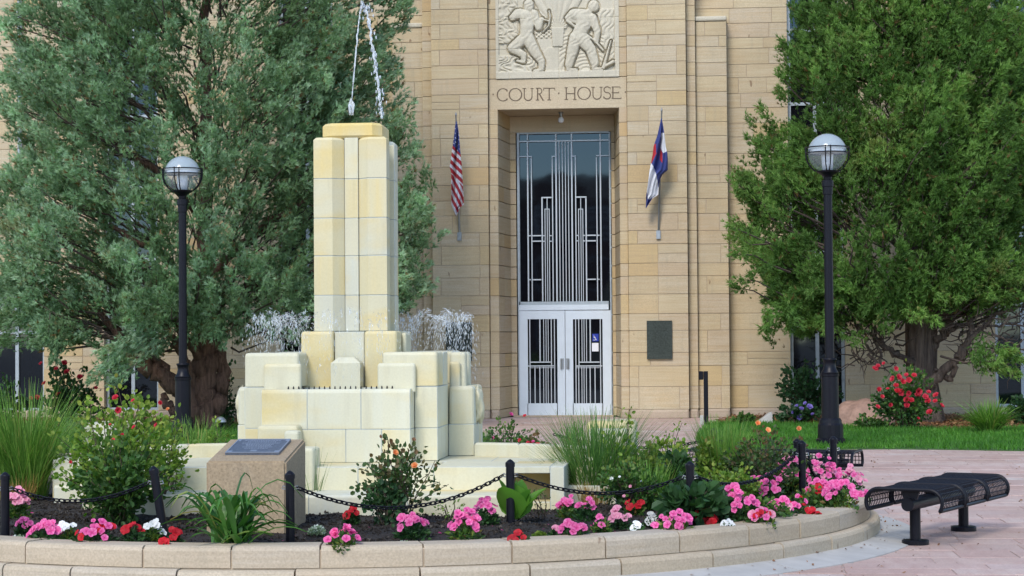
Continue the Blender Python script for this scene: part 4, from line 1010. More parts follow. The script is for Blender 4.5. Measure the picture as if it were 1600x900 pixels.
tag(mb.top('water_jet', MAT['water'], atY(548,180,AY), smooth=True), 'thin water jet arching over the top of the fountain tower', 'water')

# ------------------------------------------------------------------ memorial pedestal
pd = thing('memorial_pedestal', 'tan stone pedestal with a sloped top and blue grey plaque before the fountain', 'pedestal', atZ(390, 836, .25))
Yf, Yb = 12.85, 13.50
xa, xb = X(322, Yf, 760), X(447, Yf, 760); zf, zb = Z(721, Yf, 385), Z(686, Yb, 410)
V = np.array([(xa,Yf,.15),(xb,Yf,.15),(xb,Yb,.15),(xa,Yb,.15),(xa,Yf,zf),(xb,Yf,zf),(xb,Yb,zb),(xa,Yb,zb)])
bm = bmesh.new(); vs = [bm.verts.new(v) for v in V]
for f in [[3,2,1,0],[4,5,6,7],[0,1,5,4],[1,2,6,5],[2,3,7,6],[3,0,4,7]]: bm.faces.new([vs[i] for i in f])
bmesh.ops.bevel(bm, geom=bm.edges[:], offset=.014, segments=2, affect='EDGES'); bm.verts.index_update()
obj('pedestal_block', [v.co[:] for v in bm.verts], [[v.index for v in f.verts] for f in bm.faces], MAT['pedestal'], pd, rnd=.5); bm.free()
sl3 = np.array([0, Yb-Yf, zb-zf]); sl3n = sl3/np.linalg.norm(sl3); nrm = np.cross([1,0,0], sl3n); L3 = np.linalg.norm(sl3)
def onslope(u, v, hgt): return np.array([xa+(xb-xa)*u, Yf, zf])+sl3*v+nrm*hgt
def slab3(u0, u1, v0, v1, h0, h1): 
    V = [onslope(u,v,hh) for hh in (h0,h1) for u,v in ((u0,v0),(u1,v0),(u1,v1),(u0,v1))]
    return V, [[0,3,2,1],[4,5,6,7],[0,1,5,4],[1,2,6,5],[2,3,7,6],[3,0,4,7]]
pq = obj('plaque', *slab3(.16, .84, .27, .88, .001, .016), MAT['plaque'], pd)
mb = MB(); e = .018
for q in ((.16,.84,.27,.29),(.16,.84,.86,.88),(.16,.175,.2901,.8599),(.825,.84,.2901,.8599)): mb.add(*slab3(*q, .0165, .020))
for u0, u1, v0, v1 in ((.176,.23,.291,.36),(.77,.824,.291,.36),(.176,.21,.80,.859),(.79,.824,.80,.859)): mb.add(*slab3(u0,u1,v0,v1,.0165,.0185))
mb.build('plaque_border', MAT['zinc'], pq)
mb = MB(); rr = random.Random(2)
for i in range(7):
    v = .80-.058*i; u = .5-rr.uniform(.12, .24); ue = 1-u
    while u < ue: w_ = rr.uniform(.01, .03); mb.add(*slab3(u, min(ue, u+w_), v, v+.025, .0165, .0185)); u += w_+.008
mb.add(*slab3(.46, .54, .33, .385, .0165, .020)); mb.build('raised_text', MAT['zinc'], pq)

# petals and leaf bits lying about
def litter(name, n, pts, mat, size, seed):
    g_ = np.random.default_rng(seed); V, F, rn = scatter([(-.5,-.3,0),(.5,-.25,.1),(.4,.35,.02),(-.45,.3,.12)], [[0,1,2],[0,2,3]], pts, g_.normal(0,.3,(len(pts),3))+np.array([0,0,1]), g_.uniform(*size, len(pts)), g_.random(len(pts)))
    tag(obj(name, V, F, mat, rnd=rn), kind='stuff')
g_ = np.random.default_rng(44)
q = g_.uniform(-2.7, .1, 170); rr_ = RO-.26-np.abs(g_.normal(0, .35, 170)); P2 = np.c_[RC[0]+rr_*np.cos(q), RC[1]+rr_*np.sin(q)]
litter('fallen_petals', 170, np.c_[P2, soil_z(P2[:,0], P2[:,1])+.012], MAT['pink'], (.014,.028), 1)
q = g_.uniform(-2.4, .4, 260); rr_ = RO+.07+np.abs(g_.normal(0, .45, 260)); P2 = np.c_[RC[0]+rr_*np.cos(q), RC[1]+rr_*np.sin(q)]
litter('leaf_litter', 260, np.c_[P2, np.where(rr_ < RO+.36, .05-.042*(rr_-RO-.06)/.30, .004)+.004], MAT['chip'], (.010,.026), 2)
P2 = g_.uniform((3.5, 10.5), (9, 26), (420, 2)); P2 = P2[np.hypot(P2[:,0]-RC[0], P2[:,1]-RC[1]) > RO+.5]
litter('leaf_litter', 420, np.c_[P2, np.full(len(P2), .006)], MAT['chip'], (.012,.030), 3)

# ------------------------------------------------------------------ lamps
def lamp(loc, label):
    x, y, z0 = loc; t = thing('street_lamp', label, 'street lamp', loc, 'globe street lamps before the courthouse'); A = lambda p: [(r, z+z0) for r, z in p]
    obj('base', *lathevf(A([(.205,0),(.205,.10),(.18,.115),(.178,.30),(.160,.325),(.155,.37),(.135,.395)]), x, y, 24), MAT['black'], t, smooth=False)
    obj('lower_shaft', *lathevf(A([(.122,.395),(.120,.98),(.128,.985),(.13,1.02)]), x, y, 24), MAT['black'], t)
    obj('collar', *lathevf(A([(.128,1.02),(.115,1.05),(.092,1.09),(.082,1.15),(.088,1.20),(.10,1.215),(.10,1.235),(.07,1.24)]), x, y, 24), MAT['black'], t, smooth=True)
    obj('post', *lathevf(A([(.064,1.24),(.060,3.55),(.070,3.555),(.072,3.66),(.082,3.665),(.082,3.75),(.055,3.76),(.06,3.80)]), x, y, 24), MAT['black'], t)
    obj('cup', *lathevf(A([(.06,3.80),(.09,3.83),(.15,3.865),(.16,3.885),(.15,3.89)]), x, y, 24), MAT['black'], t)
    zc, R = z0+4.14, .275
    lo = [(R*math.cos(a), zc+R*math.sin(a)) for a in np.linspace(-1.15, .16, 14)]; hi = [(R*math.cos(a), zc+R*math.sin(a)) for a in np.linspace(.17, 1.565, 14)]
    def openl(prof, name, mat):
        V, F = lathevf(prof, x, y, 32); return obj(name, V, F[:-2], mat, t, smooth=True)
    openl(lo, 'lower_globe', MAT['globe']); openl(hi, 'upper_globe', MAT['dome'])
    obj('lamp_tube', *lathevf([(.075,z0+3.89),(.085,z0+4.12),(.06,z0+4.16)], x, y, 18), MAT['refr'], t, smooth=True)
    openl([(.235,zc+.0),(.24,zc+.05),(.10,zc+.075),(.03,zc+.08)], 'reflector', MAT['refr'])
    mb = MB(); Rc = .305
    for dz in (.0, .075): mb.tube([(x+Rc*math.cos(a), y+Rc*math.sin(a), zc+dz) for a in np.linspace(0, 2*math.pi, 37)], .009, 6, False)
    for a in (-1.72, -1.48, -.10, .14, 1.48, 1.72, 3.04, 3.28):
        pts = [(x+Rc*math.cos(a), y+Rc*math.sin(a), zc+.09)]+[(x+Rc*math.cos(e)*math.cos(a), y+Rc*math.cos(e)*math.sin(a), zc+Rc*math.sin(e)) for e in np.linspace(0, -1.0, 9)]
        mb.tube(pts, .009, 6)
    mb.build('cage', MAT['black'], t)
pR = atZ(1298, 697, .0); lamp((pR[0], pR[1], 0), 'black globe street lamp on the right lawn edge in front of the right juniper')
pL = atY(286, 600, 29.75); lamp((pL[0], 29.75, -.03), 'black globe street lamp in front of the left juniper behind the rose bush')

# ------------------------------------------------------------------ chain posts and chains
def cpost(px, py_top, label, Y=None, tilt=None, hgt=.46):
    zt = .25+hgt
    if Y is None: top = atZ(px, py_top, zt)
    else: top = atY(px, py_top, Y)
    x, y = top[0], top[1]; zb = float(soil_z(x, y))-.03
    t = thing('chain_post', label, 'post', (x, y, zb), 'black chain posts round the flower bed')
    ax = np.array([0, 0, 1.0]) if tilt is None else norm(np.array(tilt)); base = top-ax*((top[2]-zb)/ax[2])
    V, F = tubevf([base, top-ax*.03], .029, 14); obj('shaft', V, F, MAT['black'], t)
    V, F = tubevf([top-ax*.032, top-ax*.006, top, top+ax*.014, top+ax*.02], [.033,.033,.029,.014,.002], 14); obj('post_cap', V, F, MAT['black'], t)
    k = top-ax*.085
    for s_ in (1, -1):
        mb = MB(); mb.tube([k+[.028*s_,0,0], k+[.045*s_,0,.008], k+[.052*s_,0,-.01], k+[.03*s_,0,-.015]], .005, 5); mb.build('eye_hook', MAT['steel'], t)
    return k
K = {}
K['a'] = cpost(8, 742, 'chain post at the left edge before the tall green grass', 12.75)
K['b'] = cpost(240, 733, 'leaning chain post among the red flowers at the left rose bush', 12.7, (-.16, 0, 1))
K['c'] = cpost(453, 740, 'chain post at the right front corner of the stone pedestal', 12.45)
K['d'] = cpost(797, 722, 'chain post beside the bright broad leaf plant at front centre')
K['e'] = cpost(1078, 725, 'chain post standing in front of the dark broad leaf plant', 13.6)
K['f'] = cpost(1253, 692, 'nearer of the paired chain posts among the pink flowers', 15.5)
K['h'] = cpost(1245, 689, 'farther of the paired chain posts, beside the black bench end', 16.6)
K['g'] = cpost(1302, 685, 'rightmost chain post, in pink flowers before the far bench', 16.55)
K['i'] = cpost(1115, 672, 'distant chain post at the back of the flower bed near the lawn', 18.6)
a_ = np.linspace(0, 2*math.pi, 11)[:-1]
lk = [(.0125*math.cos(q)*1.0, 0, .0125*math.sin(q)+(.011 if math.sin(q) > 0 else -.011)) for q in a_]
V0, F0 = [], []
for i, p in enumerate(lk):
    d_n = np.array(lk[(i+1) % 10])-np.array(lk[i-1]); d_n = d_n/np.linalg.norm(d_n); s_ = np.cross(d_n, [0,1,0])
    for q in range(4):
        ang = q*math.pi/2+.4; V0.append(np.array(p)+.0052*(math.cos(ang)*s_+math.sin(ang)*np.array([0,1,0])))
for i in range(10):
    for q in range(4): F0.append([i*4+q, i*4+(q+1) % 4, ((i+1) % 10)*4+(q+1) % 4, ((i+1) % 10)*4+q])
LINK = mkmesh('link', np.array(V0), F0, MAT['blackwire'], smooth=True)
def chain(a, b, sag, label):
    a, b = np.array(a), np.array(b); t = np.linspace(0, 1, 400); C_ = a+(b-a)*t[:, None]; C_[:, 2] -= sag*4*t*(1-t)
    s = np.r_[0, np.cumsum(np.linalg.norm(np.diff(C_, axis=0), axis=1))]; n_ = int(s[-1]/.036)
    root = thing('hanging_chain', label, 'chain', a, 'black chains hung between the posts')
    for i in range(n_):
        q = (i+.5)/n_*s[-1]; p = np.array([np.interp(q, s, C_[:, k]) for k in range(3)]); p2 = np.array([np.interp(min(q+.01, s[-1]), s, C_[:, k]) for k in range(3)])
        p1 = np.array([np.interp(max(q-.01, 0), s, C_[:, k]) for k in range(3)]); dr = Vector(p2-p1)
        o = bpy.data.objects.new('link', LINK); COL.objects.link(o); o.parent = root; o.location = tuple(p-a)
        o.rotation_euler = (dr.to_track_quat('Z', 'Y').to_matrix() @ Matrix.Rotation(math.radians(45 if i % 2 else -45), 3, 'Z')).to_euler()
hk = lambda k, s: K[k]+np.array([.05*s, 0, -.005])
chain(hk('a', 1), hk('b', -1), .10, 'chain sagging in front of the left rose bush')
chain(hk('a', -1)-np.array([1.2, -.35, .0]), hk('a', -1), .1, 'short visible end of chain at the left edge of the flower bed')
chain(hk('c', 1), hk('d', -1), .17, 'chain sagging across the fountain steps and the middle rose')
chain(hk('d', 1), hk('e', -1), .115, 'chain sagging in front of the fine tall grass clump')
chain(hk('e', 1), hk('f', -1), .12, 'chain over the dark broad leaves and pink flowers')
chain(hk('f', 1)-np.array([0,0,.06]), hk('g', -1), .16, 'chain in a deep loop between the two right posts')
chain(hk('h', 1), hk('g', -1)+np.array([0,.03,-.02]), .08, 'chain stretched in front of the far black bench')
chain(hk('h', -1), hk('i', 1), .12, 'chain behind the bronze leaved roses')
chain(hk('i', -1), hk('i', -1)+np.array([-1.5, .75, .02]), .10, 'chain running left from the distant post over the paving')

# ------------------------------------------------------------------ benches: three curled wire panels on a pedestal beam
def bench(cx, cy, ang, label):
    t = thing('wire_bench', label, 'bench', (cx, cy, 0), 'black backless wire benches')
    ux, uy = math.cos(ang), math.sin(ang); TX = lambda a, c, z: (cx+ux*a-uy*c, cy+uy*a+ux*c, z)
    prof = []                                     # across: curled edge, flat, curled edge
    Rr, hw, zt = .098, .19, .425
    for q in np.linspace(-.75*math.pi*1.15, 0, 9): prof.append((hw+Rr*math.cos(q+math.pi/2), zt-Rr+Rr*math.sin(q+math.pi/2)))
    prof = [( c, z) for c, z in prof][::-1]
    right = [(hw+Rr*math.sin(q), zt-Rr+Rr*math.cos(q)) for q in np.linspace(0, 2.15, 10)]
    left = [(-c, z) for c, z in right][::-1]
    sec = left+[(c, zt+.0) for c in np.linspace(-hw+.03, hw-.03, 8)]+right
    for k in (-1, 0, 1):
        a0, a1 = k*.575-.266, k*.575+.266; mb = MB()
        for a in np.linspace(a0+.035, a1-.035, 14): mb.tube([TX(a, c, z) for c, z in sec], .0040, 4, False)
        S2 = np.array(sec); s = np.r_[0, np.cumsum(np.linalg.norm(np.diff(S2, axis=0), axis=1))]
        for q in np.linspace(.014, s[-1]-.014, 21):
            c, z = np.interp(q, s, S2[:,0]), np.interp(q, s, S2[:,1]); mb.tube([TX(a0+.01, c, z), TX(a1-.01, c, z)], .0040, 4, False)
        pn = mb.build('seat_panel', MAT['blackwire'], t)
        mb = MB(); rim = [TX(a0, c, z) for c, z in sec]; rim2 = [TX(a1, c, z) for c, z in sec]
        mb.tube(rim+[TX(a0+.03, *sec[-1])]+[TX(a1-.03, *sec[-1])]+rim2[::-1]+[TX(a1-.03, *sec[0])]+[TX(a0+.03, *sec[0])]+[rim[0]], .015, 8, False)
        mb.build('rim_bar', MAT['blackwire'], pn)
    mb = MB(); mb.tube([TX(-.76,0,.305), TX(.76,0,.305)], .048, 18); mb.build('beam', MAT['black'], t)
    for a in (-.69, -.18, .18, .69):
        mb = MB(); mb.add([TX(a-.02,-.2,.40),TX(a+.02,-.2,.40),TX(a+.02,.2,.40),TX(a-.02,.2,.40),TX(a-.02,-.2,.414),TX(a+.02,-.2,.414),TX(a+.02,.2,.414),TX(a-.02,.2,.414)], [[0,3,2,1],[4,5,6,7],[0,1,5,4],[1,2,6,5],[2,3,7,6],[3,0,4,7]])
        mb.add([TX(a-.012,-.05,.34),TX(a+.012,-.05,.34),TX(a+.012,.05,.34),TX(a-.012,.05,.34),TX(a-.012,-.07,.40),TX(a+.012,-.07,.40),TX(a+.012,.07,.40),TX(a-.012,.07,.40)], [[0,3,2,1],[4,5,6,7],[0,1,5,4],[1,2,6,5],[2,3,7,6],[3,0,4,7]])
        mb.build('bracket', MAT['black'], t)
    for a in (-.59, .59):
        p = TX(a, 0, 0); lg = obj('leg', *lathevf([(.040,.018),(.040,.29)], p[0], p[1], 16), MAT['black'], t)
        obj('base_plate', *lathevf([(.100,.0),(.100,.030),(.094,.036),(.04,.037)], p[0], p[1], 24), MAT['black'], lg)
l1, l2 = atZ(1430, 851), atZ(1506, 829); bc = (l1+l2)/2
bench(bc[0], bc[1], math.atan2(l2[1]-l1[1], l2[0]-l1[0]), 'near black wire bench on the paving at the right of the flower bed')
bench(3.53, 19.75, math.atan2(-.25, .95), 'far black wire bench behind the pink flowers, below the right street lamp')
bench(-3.6, 20.0, math.atan2(.25, .95), 'black wire bench behind the tall grass at the left')

# ------------------------------------------------------------------ trees
# a flat little spray of scale foliage: narrow blades fanned about +Z
def spray_template(nb, seed, w=.08):
    r = random.Random(seed); V = []; F = []
    for k in range(nb):
        a = r.uniform(0, 2*math.pi); tl = r.uniform(.15, .75); L = r.uniform(.55, 1.0); z0 = r.uniform(0, .35)
        d = np.array([math.sin(tl)*math.cos(a), math.sin(tl)*math.sin(a), math.cos(tl)]); s = np.cross(d, [r.gauss(0,1), r.gauss(0,1), r.gauss(0,1)]); s /= np.linalg.norm(s)
        b = np.array([0, 0, z0]); i = len(V); V += [b-s*w, b+s*w, b+d*L]; F += [[i, i+1, i+2]]
    return np.array(V), np.array(F)
def juniper(name, label, base, prof, depth, ymax, nb, mat, bark_, seed, up=.55, lim=None, tuft=(.055, .135), extra=[], yc=None, gapthr=-.62):
    """prof: rows (z, centre x, half width); boughs end in an uneven shell; every bough is a plume of small sprays on a twig"""
    r = np.random.default_rng(seed); t = thing(name, label, 'tree', base)
    zt = np.array([p[0] for p in prof]); cx = np.array([p[1] for p in prof]); hw = np.array([p[2] for p in prof])
    yc = base[1] if yc is None else yc
    M_ = nb*5; z = r.uniform(zt[0], zt[-1], M_); ph = r.uniform(0, 2*math.pi, M_); rad = 1-.55*r.random(M_)**1.7
    w = np.interp(z, zt, hw); c = np.interp(z, zt, cx)
    lump = 1+.10*vnoise(np.c_[np.cos(ph)*2.2, np.sin(ph)*2.2, z*.8], 1.3, seed+1)+.07*vnoise(np.c_[np.cos(ph)*4, np.sin(ph)*4, z*1.7], 1.6, seed+2)
    P = np.c_[c+w*lump*rad*np.cos(ph), yc+w*depth*lump*rad*np.sin(ph), z]
    gap = vnoise(P, 1.25, seed+3)+.35*vnoise(P, 2.8, seed+4)
    keep = (gap > gapthr) & (P[:,1] < ymax) & (r.random(M_) < np.where(np.sin(ph) > .35, .22, 1.0)*np.clip(w/w.max(), .35, 1))
    P = P[keep][:nb]
    C0 = np.c_[np.interp(P[:,2], zt, cx), np.full(len(P), yc), P[:,2]-.9]
    D = norm(norm(P-C0)*np.array([1,1,.5])+np.array([0,0,up])+r.normal(0,.22,P.shape)); L = r.uniform(.30, .75, len(P))
    if len(extra):
        E_ = np.array([e[:3] for e in extra]); ED = norm(np.array([e[3:6] for e in extra])); EL = np.array([e[6] for e in extra])
        P = np.r_[P, E_]; D = np.r_[D, ED]; L = np.r_[L, EL]
    tv, tf = spray_template(8, seed)
    k = 46; n_ = len(P); u = r.random((n_, k))**.8
    pos = P[:,None,:]-D[:,None,:]*(L[:,None]*(1-u))[:,:,None]+r.normal(0,1,(n_,k,3))*(.03+.11*(1-u)*L[:,None])[:,:,None]
    dr = D[:,None,:]+r.normal(0,.45,(n_,k,3)); sc = r.uniform(*tuft,(n_,k))
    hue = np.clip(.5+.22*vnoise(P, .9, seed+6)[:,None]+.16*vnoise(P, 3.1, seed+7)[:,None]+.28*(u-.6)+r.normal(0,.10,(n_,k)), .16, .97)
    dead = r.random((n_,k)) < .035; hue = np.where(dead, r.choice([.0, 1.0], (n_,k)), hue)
    pos = pos.reshape(-1,3); ok = pos[:,1] < ymax+.1
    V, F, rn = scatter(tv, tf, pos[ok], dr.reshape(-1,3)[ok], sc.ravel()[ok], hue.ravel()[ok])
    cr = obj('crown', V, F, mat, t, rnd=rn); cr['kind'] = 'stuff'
    # twigs that carry the plumes
    tw = MB(); sel = r.permutation(n_)[:700]
    for i in sel:
        a = P[i]-D[i]*L[i]*1.0; q = np.array([np.interp(a[2]-.8, zt, cx), yc, max(a[2]-1.0, zt[0]*.6)]); b = a+(q-a)*r.uniform(.25, .6)
        m_ = (a+b)/2+r.normal(0,.10,3); tw.tube([b, m_, a, P[i]-D[i]*L[i]*.3], [.022,.016,.011,.004], 4, False)
    tb = tw.build('twigs', MAT['twig'], t); tb['kind'] = 'stuff'
    return t
def limb(t, pts, r0, r1, mat, name='limb', n=10, wob=.03, seed=0):
    r = np.random.default_rng(seed+len(pts)*7+int(abs(pts[0][0])*100)); pts = np.array(pts, float)
    tt = np.linspace(0, len(pts)-1, (len(pts)-1)*5+1); k = np.arange(len(pts)); Q = np.stack([np.interp(tt, k, pts[:,i]) for i in range(3)], 1)
    Qs = Q.copy(); Qs[1:-1] = (Q[:-2]+2*Q[1:-1]+Q[2:])/4; Qs[1:-1] += r.normal(0, wob, Qs[1:-1].shape)
    rad = np.linspace(1, 0, len(Qs))**.8*(r0-r1)+r1
    V, F = tubevf(Qs, rad*(1+.08*r.normal(size=len(Qs))), n); return obj(name, V, F, mat, t, smooth=True)

# right juniper ------------------------------------------------
YR = 35.4
bR = atY(1443, 655, YR); bR[2] = 0.0
pr = []
for py, l, rr_ in ((470,1225,1540),(450,1195,1640),(420,1168,1665),(360,1150,1665),(290,1162,1662),(200,1192,1650),(110,1232,1632),(20,1245,1618),(-80,1275,1590),(-190,1320,1540),(-290,1400,1470)):
    a, b = atY(l, py, YR-1.2), atY(rr_, py, YR-1.2); pr.append((a[2], (a[0]+b[0])/2, (b[0]-a[0])/2*(1.10 if py < 260 else 1.02)))
ex = []
for x, y, dx, dz in [(1170,425,-.7,-.2),(1150,440,-.8,.1),(1190,500,-.5,-.5),(1205,520,-.4,-.6),(1225,515,-.2,-.7),(1250,520,0,-.6),(1290,525,.1,-.5),(1140,360,-.8,.3),(1150,395,-.9,0),(1545,575,.4,-.5),(1570,585,.5,-.3),(1560,560,.2,-.4),(1590,580,.5,-.2),(1600,560,.5,-.3),(1580,545,.4,.1),(1530,560,-.3,-.6),(1340,535,0,-.5),(1380,515,.1,-.4),(1470,505,.2,-.3),(1430,490,0,-.4)]:
    p = atY(x, y, YR-1.6)
    for q in range(2): ex.append((p[0]+random.gauss(0,.06), p[1]+random.gauss(0,.12), p[2]+random.gauss(0,.06), dx+random.gauss(0,.2), -.5, dz, .5))
rx = random.Random(92)
for (xa_, xb_, ya_, yb_, n_, dz_) in ((1190,1310,440,520,60,-.1),(1310,1420,430,492,45,0),(1470,1620,400,470,50,.1)):
    for q in range(n_):
        x, y = rx.uniform(xa_, xb_), rx.uniform(ya_, yb_); p = atY(x, y, YR-1.7+abs(rx.gauss(0,.9)))
        ex.append((p[0], p[1], p[2], (x-1430)/400+rx.gauss(0,.25), -.5, dz_+rx.gauss(0,.25), rx.uniform(.3,.5)))
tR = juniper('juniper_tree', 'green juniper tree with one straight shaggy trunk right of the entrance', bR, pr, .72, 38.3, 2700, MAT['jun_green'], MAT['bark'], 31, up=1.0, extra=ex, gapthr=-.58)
def LR(pxs, dY=0.0): return [atY(x, y, YR+d) for x, y, d in pxs]
trk = LR([(1446,662,0),(1445,640,0),(1441,600,0),(1440,560,0),(1438,500,0),(1434,430,0),(1428,300,.1),(1426,150,.1),(1424,0,.1),(1425,-180,.1)])
V, F = tubevf(trk, [.33,.27,.245,.24,.25,.23,.18,.14,.10,.04], 22); V = np.array(V)
ang = np.arctan2(V[:,1]-YR, V[:,0]-np.interp(V[:,2], [p[2] for p in trk], [p[0] for p in trk]))
V[:,:2] += (np.c_[np.cos(ang), np.sin(ang)]*(.035*np.sin(ang*7+V[:,2]*1.2)+.02*np.sin(ang*13-V[:,2]*2))[:,None])
obj('trunk', V, F, MAT['bark'], tR, smooth=True)
for pts, a, b in [([(1448,605,-.2),(1470,585,-.3),(1500,560,-.4),(1515,530,-.5),(1520,490,-.5),(1545,440,-.4)],.10,.03),([(1460,580,-.15),(1480,592,-.3),(1490,585,-.4),(1493,560,-.4),(1510,545,-.5),(1517,550,-.6)],.06,.02),
    ([(1495,555,-.4),(1520,530,-.5),(1545,500,-.6),(1590,480,-.7)],.06,.02),([(1455,545,-.1),(1475,520,-.2),(1490,490,-.2),(1530,470,-.3),(1600,455,-.4)],.08,.03),([(1424,568,-.1),(1405,556,-.3),(1385,545,-.4),(1370,525,-.4),(1350,500,-.3)],.06,.02),
    ([(1385,545,-.4),(1355,520,-.4),(1330,505,-.5)],.03,.01),([(1372,575,-.5),(1360,555,-.5),(1350,530,-.4),(1335,505,-.3)],.035,.012),([(1372,575,-.5),(1345,560,-.6),(1325,540,-.5)],.02,.008),([(1375,570,-.5),(1372,545,-.4),(1362,520,-.4),(1358,495,-.3)],.03,.01),
    ([(1500,520,-.4),(1530,515,-.5),(1560,525,-.6),(1590,540,-.6)],.03,.01),([(1480,525,-.2),(1510,505,-.4),(1540,512,-.5),(1575,505,-.6),(1610,510,-.6)],.03,.01),([(1500,560,-.4),(1530,545,-.6),(1555,548,-.7),(1580,560,-.8)],.025,.008),
    ([(1438,430,0),(1400,380,-.8),(1350,330,-1.3)],.08,.02),([(1436,350,0),(1480,300,-.8),(1530,250,-1.2)],.08,.02),([(1430,260,0),(1380,200,-.8),(1330,160,-1.2)],.07,.02),([(1440,470,0),(1500,430,-.6),(1560,400,-1)],.07,.02),([(1440,480,0),(1380,460,-.8),(1310,430,-1.4)],.06,.02),([(1428,180,0),(1470,120,-.6),(1500,60,-.9)],.06,.02)]:
    limb(tR, LR(pts), a, b, MAT['bark'], wob=.022)
mb = MB(); r_ = np.random.default_rng(77)
for k in range(160):
    x, y = (r_.uniform(1490, 1610), r_.uniform(470, 570)) if k < 105 else (r_.uniform(1325, 1400), r_.uniform(505, 575))
    p = np.array(atY(x, y, YR-.5+r_.normal(0,.25))); d = norm(r_.normal(size=3)*np.array([1,.6,.7])); pts = [p]
    for q in range(4): d = norm(d+r_.normal(0,.45,3)); pts.append(pts[-1]+d*.13)
    mb.tube(pts, [.013,.011,.008,.006,.003], 4, False)
o = mb.build('bare_twigs', MAT['twig'], tR); o['kind'] = 'stuff'

# left juniper -------------------------------------------------
YL = 33.4
bL = atY(305, 665, YL); bL[2] = 0
pl_ = []
for py, l, rr_ in ((478,-20,560),(450,-45,640),(390,-40,640),(330,-35,640),(260,-20,625),(200,-10,615),(120,5,612),(50,8,605),(-20,12,600),(-120,70,570),(-240,130,500),(-360,220,400)):
    a, b = atY(l, py, YL-1.2), atY(rr_, py, YL-1.2); pl_.append((a[2], (a[0]+b[0])/2, (b[0]-a[0])/2*(1.05 if py < 150 else 1)))
ex = []
for x, y, dx, dz in [(160,575,-.6,-.5),(140,595,-.7,-.6),(185,550,-.5,-.5),(210,530,-.4,-.4),(170,590,-.6,-.5),(200,565,-.3,-.5),(225,545,-.3,-.5),(150,560,-.7,-.4),(230,515,-.3,-.4),(95,540,-.1,-.8),(85,530,0,-.8),(80,560,0,-.9),(310,535,.1,-.5),(345,530,.2,-.5),(330,515,0,-.4),(60,510,-.5,0),(65,500,-.8,.1),
    (668,330,.5,.5),(662,345,.5,.3),(640,190,.3,.8),(628,205,.2,.8),(660,260,.3,.8),(650,300,.4,.7),(640,400,.3,.6),(650,370,.4,.6),(628,450,.2,.4),(640,430,.3,.4),(625,330,.2,.6),(632,360,.2,.6),(622,480,.2,-.3),(660,330,.4,.6),(655,310,.3,.7),(640,320,.3,.8),(630,285,.2,.8),(645,345,.4,.5)]:
    p = atY(x, y, YL-1.9 if x < 400 else YL-.5)
    for q in range(3): ex.append((p[0]+random.gauss(0,.07), p[1]+random.gauss(0,.15), p[2]+random.gauss(0,.07), dx+random.gauss(0,.2), -.5, dz, .55))
rx = random.Random(91)
for (xa_, xb_, ya_, yb_, n_, dz_) in ((-35,140,425,540,95,-.1),(325,480,430,528,75,-.1),(175,245,455,575,38,-.35),(245,330,440,515,60,-.1),(480,640,430,500,40,.2)):
    for q in range(n_):
        x, y = rx.uniform(xa_, xb_), rx.uniform(ya_, yb_); p = atY(x, y, YL-1.7+abs(rx.gauss(0,.9)))
        ex.append((p[0], p[1], p[2], (x-310)/400+rx.gauss(0,.25), -.5, dz_+rx.gauss(0,.25), rx.uniform(.3,.55)))
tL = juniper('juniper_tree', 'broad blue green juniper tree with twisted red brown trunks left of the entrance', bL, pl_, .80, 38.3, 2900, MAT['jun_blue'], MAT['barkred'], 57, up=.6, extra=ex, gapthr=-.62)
def LL(pxs): return [atY(x, y, YL+d) for x, y, d in pxs]
for pts, a, b, nm in [([(318,668,0),(316,640,0),(318,600,0),(322,560,0),(318,510,0),(325,430,0),(322,300,.2),(320,120,.3),(318,-100,.3)],.27,.05,'trunk'),([(302,668,-.1),(296,640,-.2),(285,612,-.3),(262,595,-.5),(232,575,-.6),(208,555,-.7),(190,530,-.8),(150,480,-.9)],.20,.05,'trunk'),
    ([(290,660,-.2),(275,645,-.3),(262,635,-.3),(255,615,-.4)],.09,.06,'limb'),([(285,612,-.3),(265,588,-.4),(245,560,-.5),(228,535,-.6),(222,500,-.6)],.10,.05,'limb'),([(330,665,.1),(340,630,.1),(345,580,.1),(335,530,.1),(345,470,0),(380,400,0)],.17,.05,'trunk'),([(300,640,-.1),(298,590,-.3),(285,555,-.5),(268,525,-.7),(255,500,-.8),(240,450,-.8)],.10,.04,'limb'),
    ([(318,560,-.1),(300,545,-.4),(282,520,-.6),(270,480,-.7)],.09,.04,'limb'),([(322,470,0),(250,400,-1),(170,350,-1.5)],.1,.03,'limb'),([(322,430,0),(400,360,-.8),(480,310,-1.2)],.1,.03,'limb'),([(322,340,0),(250,270,-1),(180,220,-1.6)],.09,.02,'limb'),([(322,280,0),(400,200,-.9),(450,140,-1.4)],.08,.02,'limb'),([(322,220,0),(260,140,-.9),(210,80,-1.3)],.07,.02,'limb'),([(322,470,0),(420,440,-.5),(540,400,-.4),(640,350,-.4)],.09,.02,'limb')]:
    limb(tL, LL(pts), a, b, MAT['barkred'], nm, 12, .03)

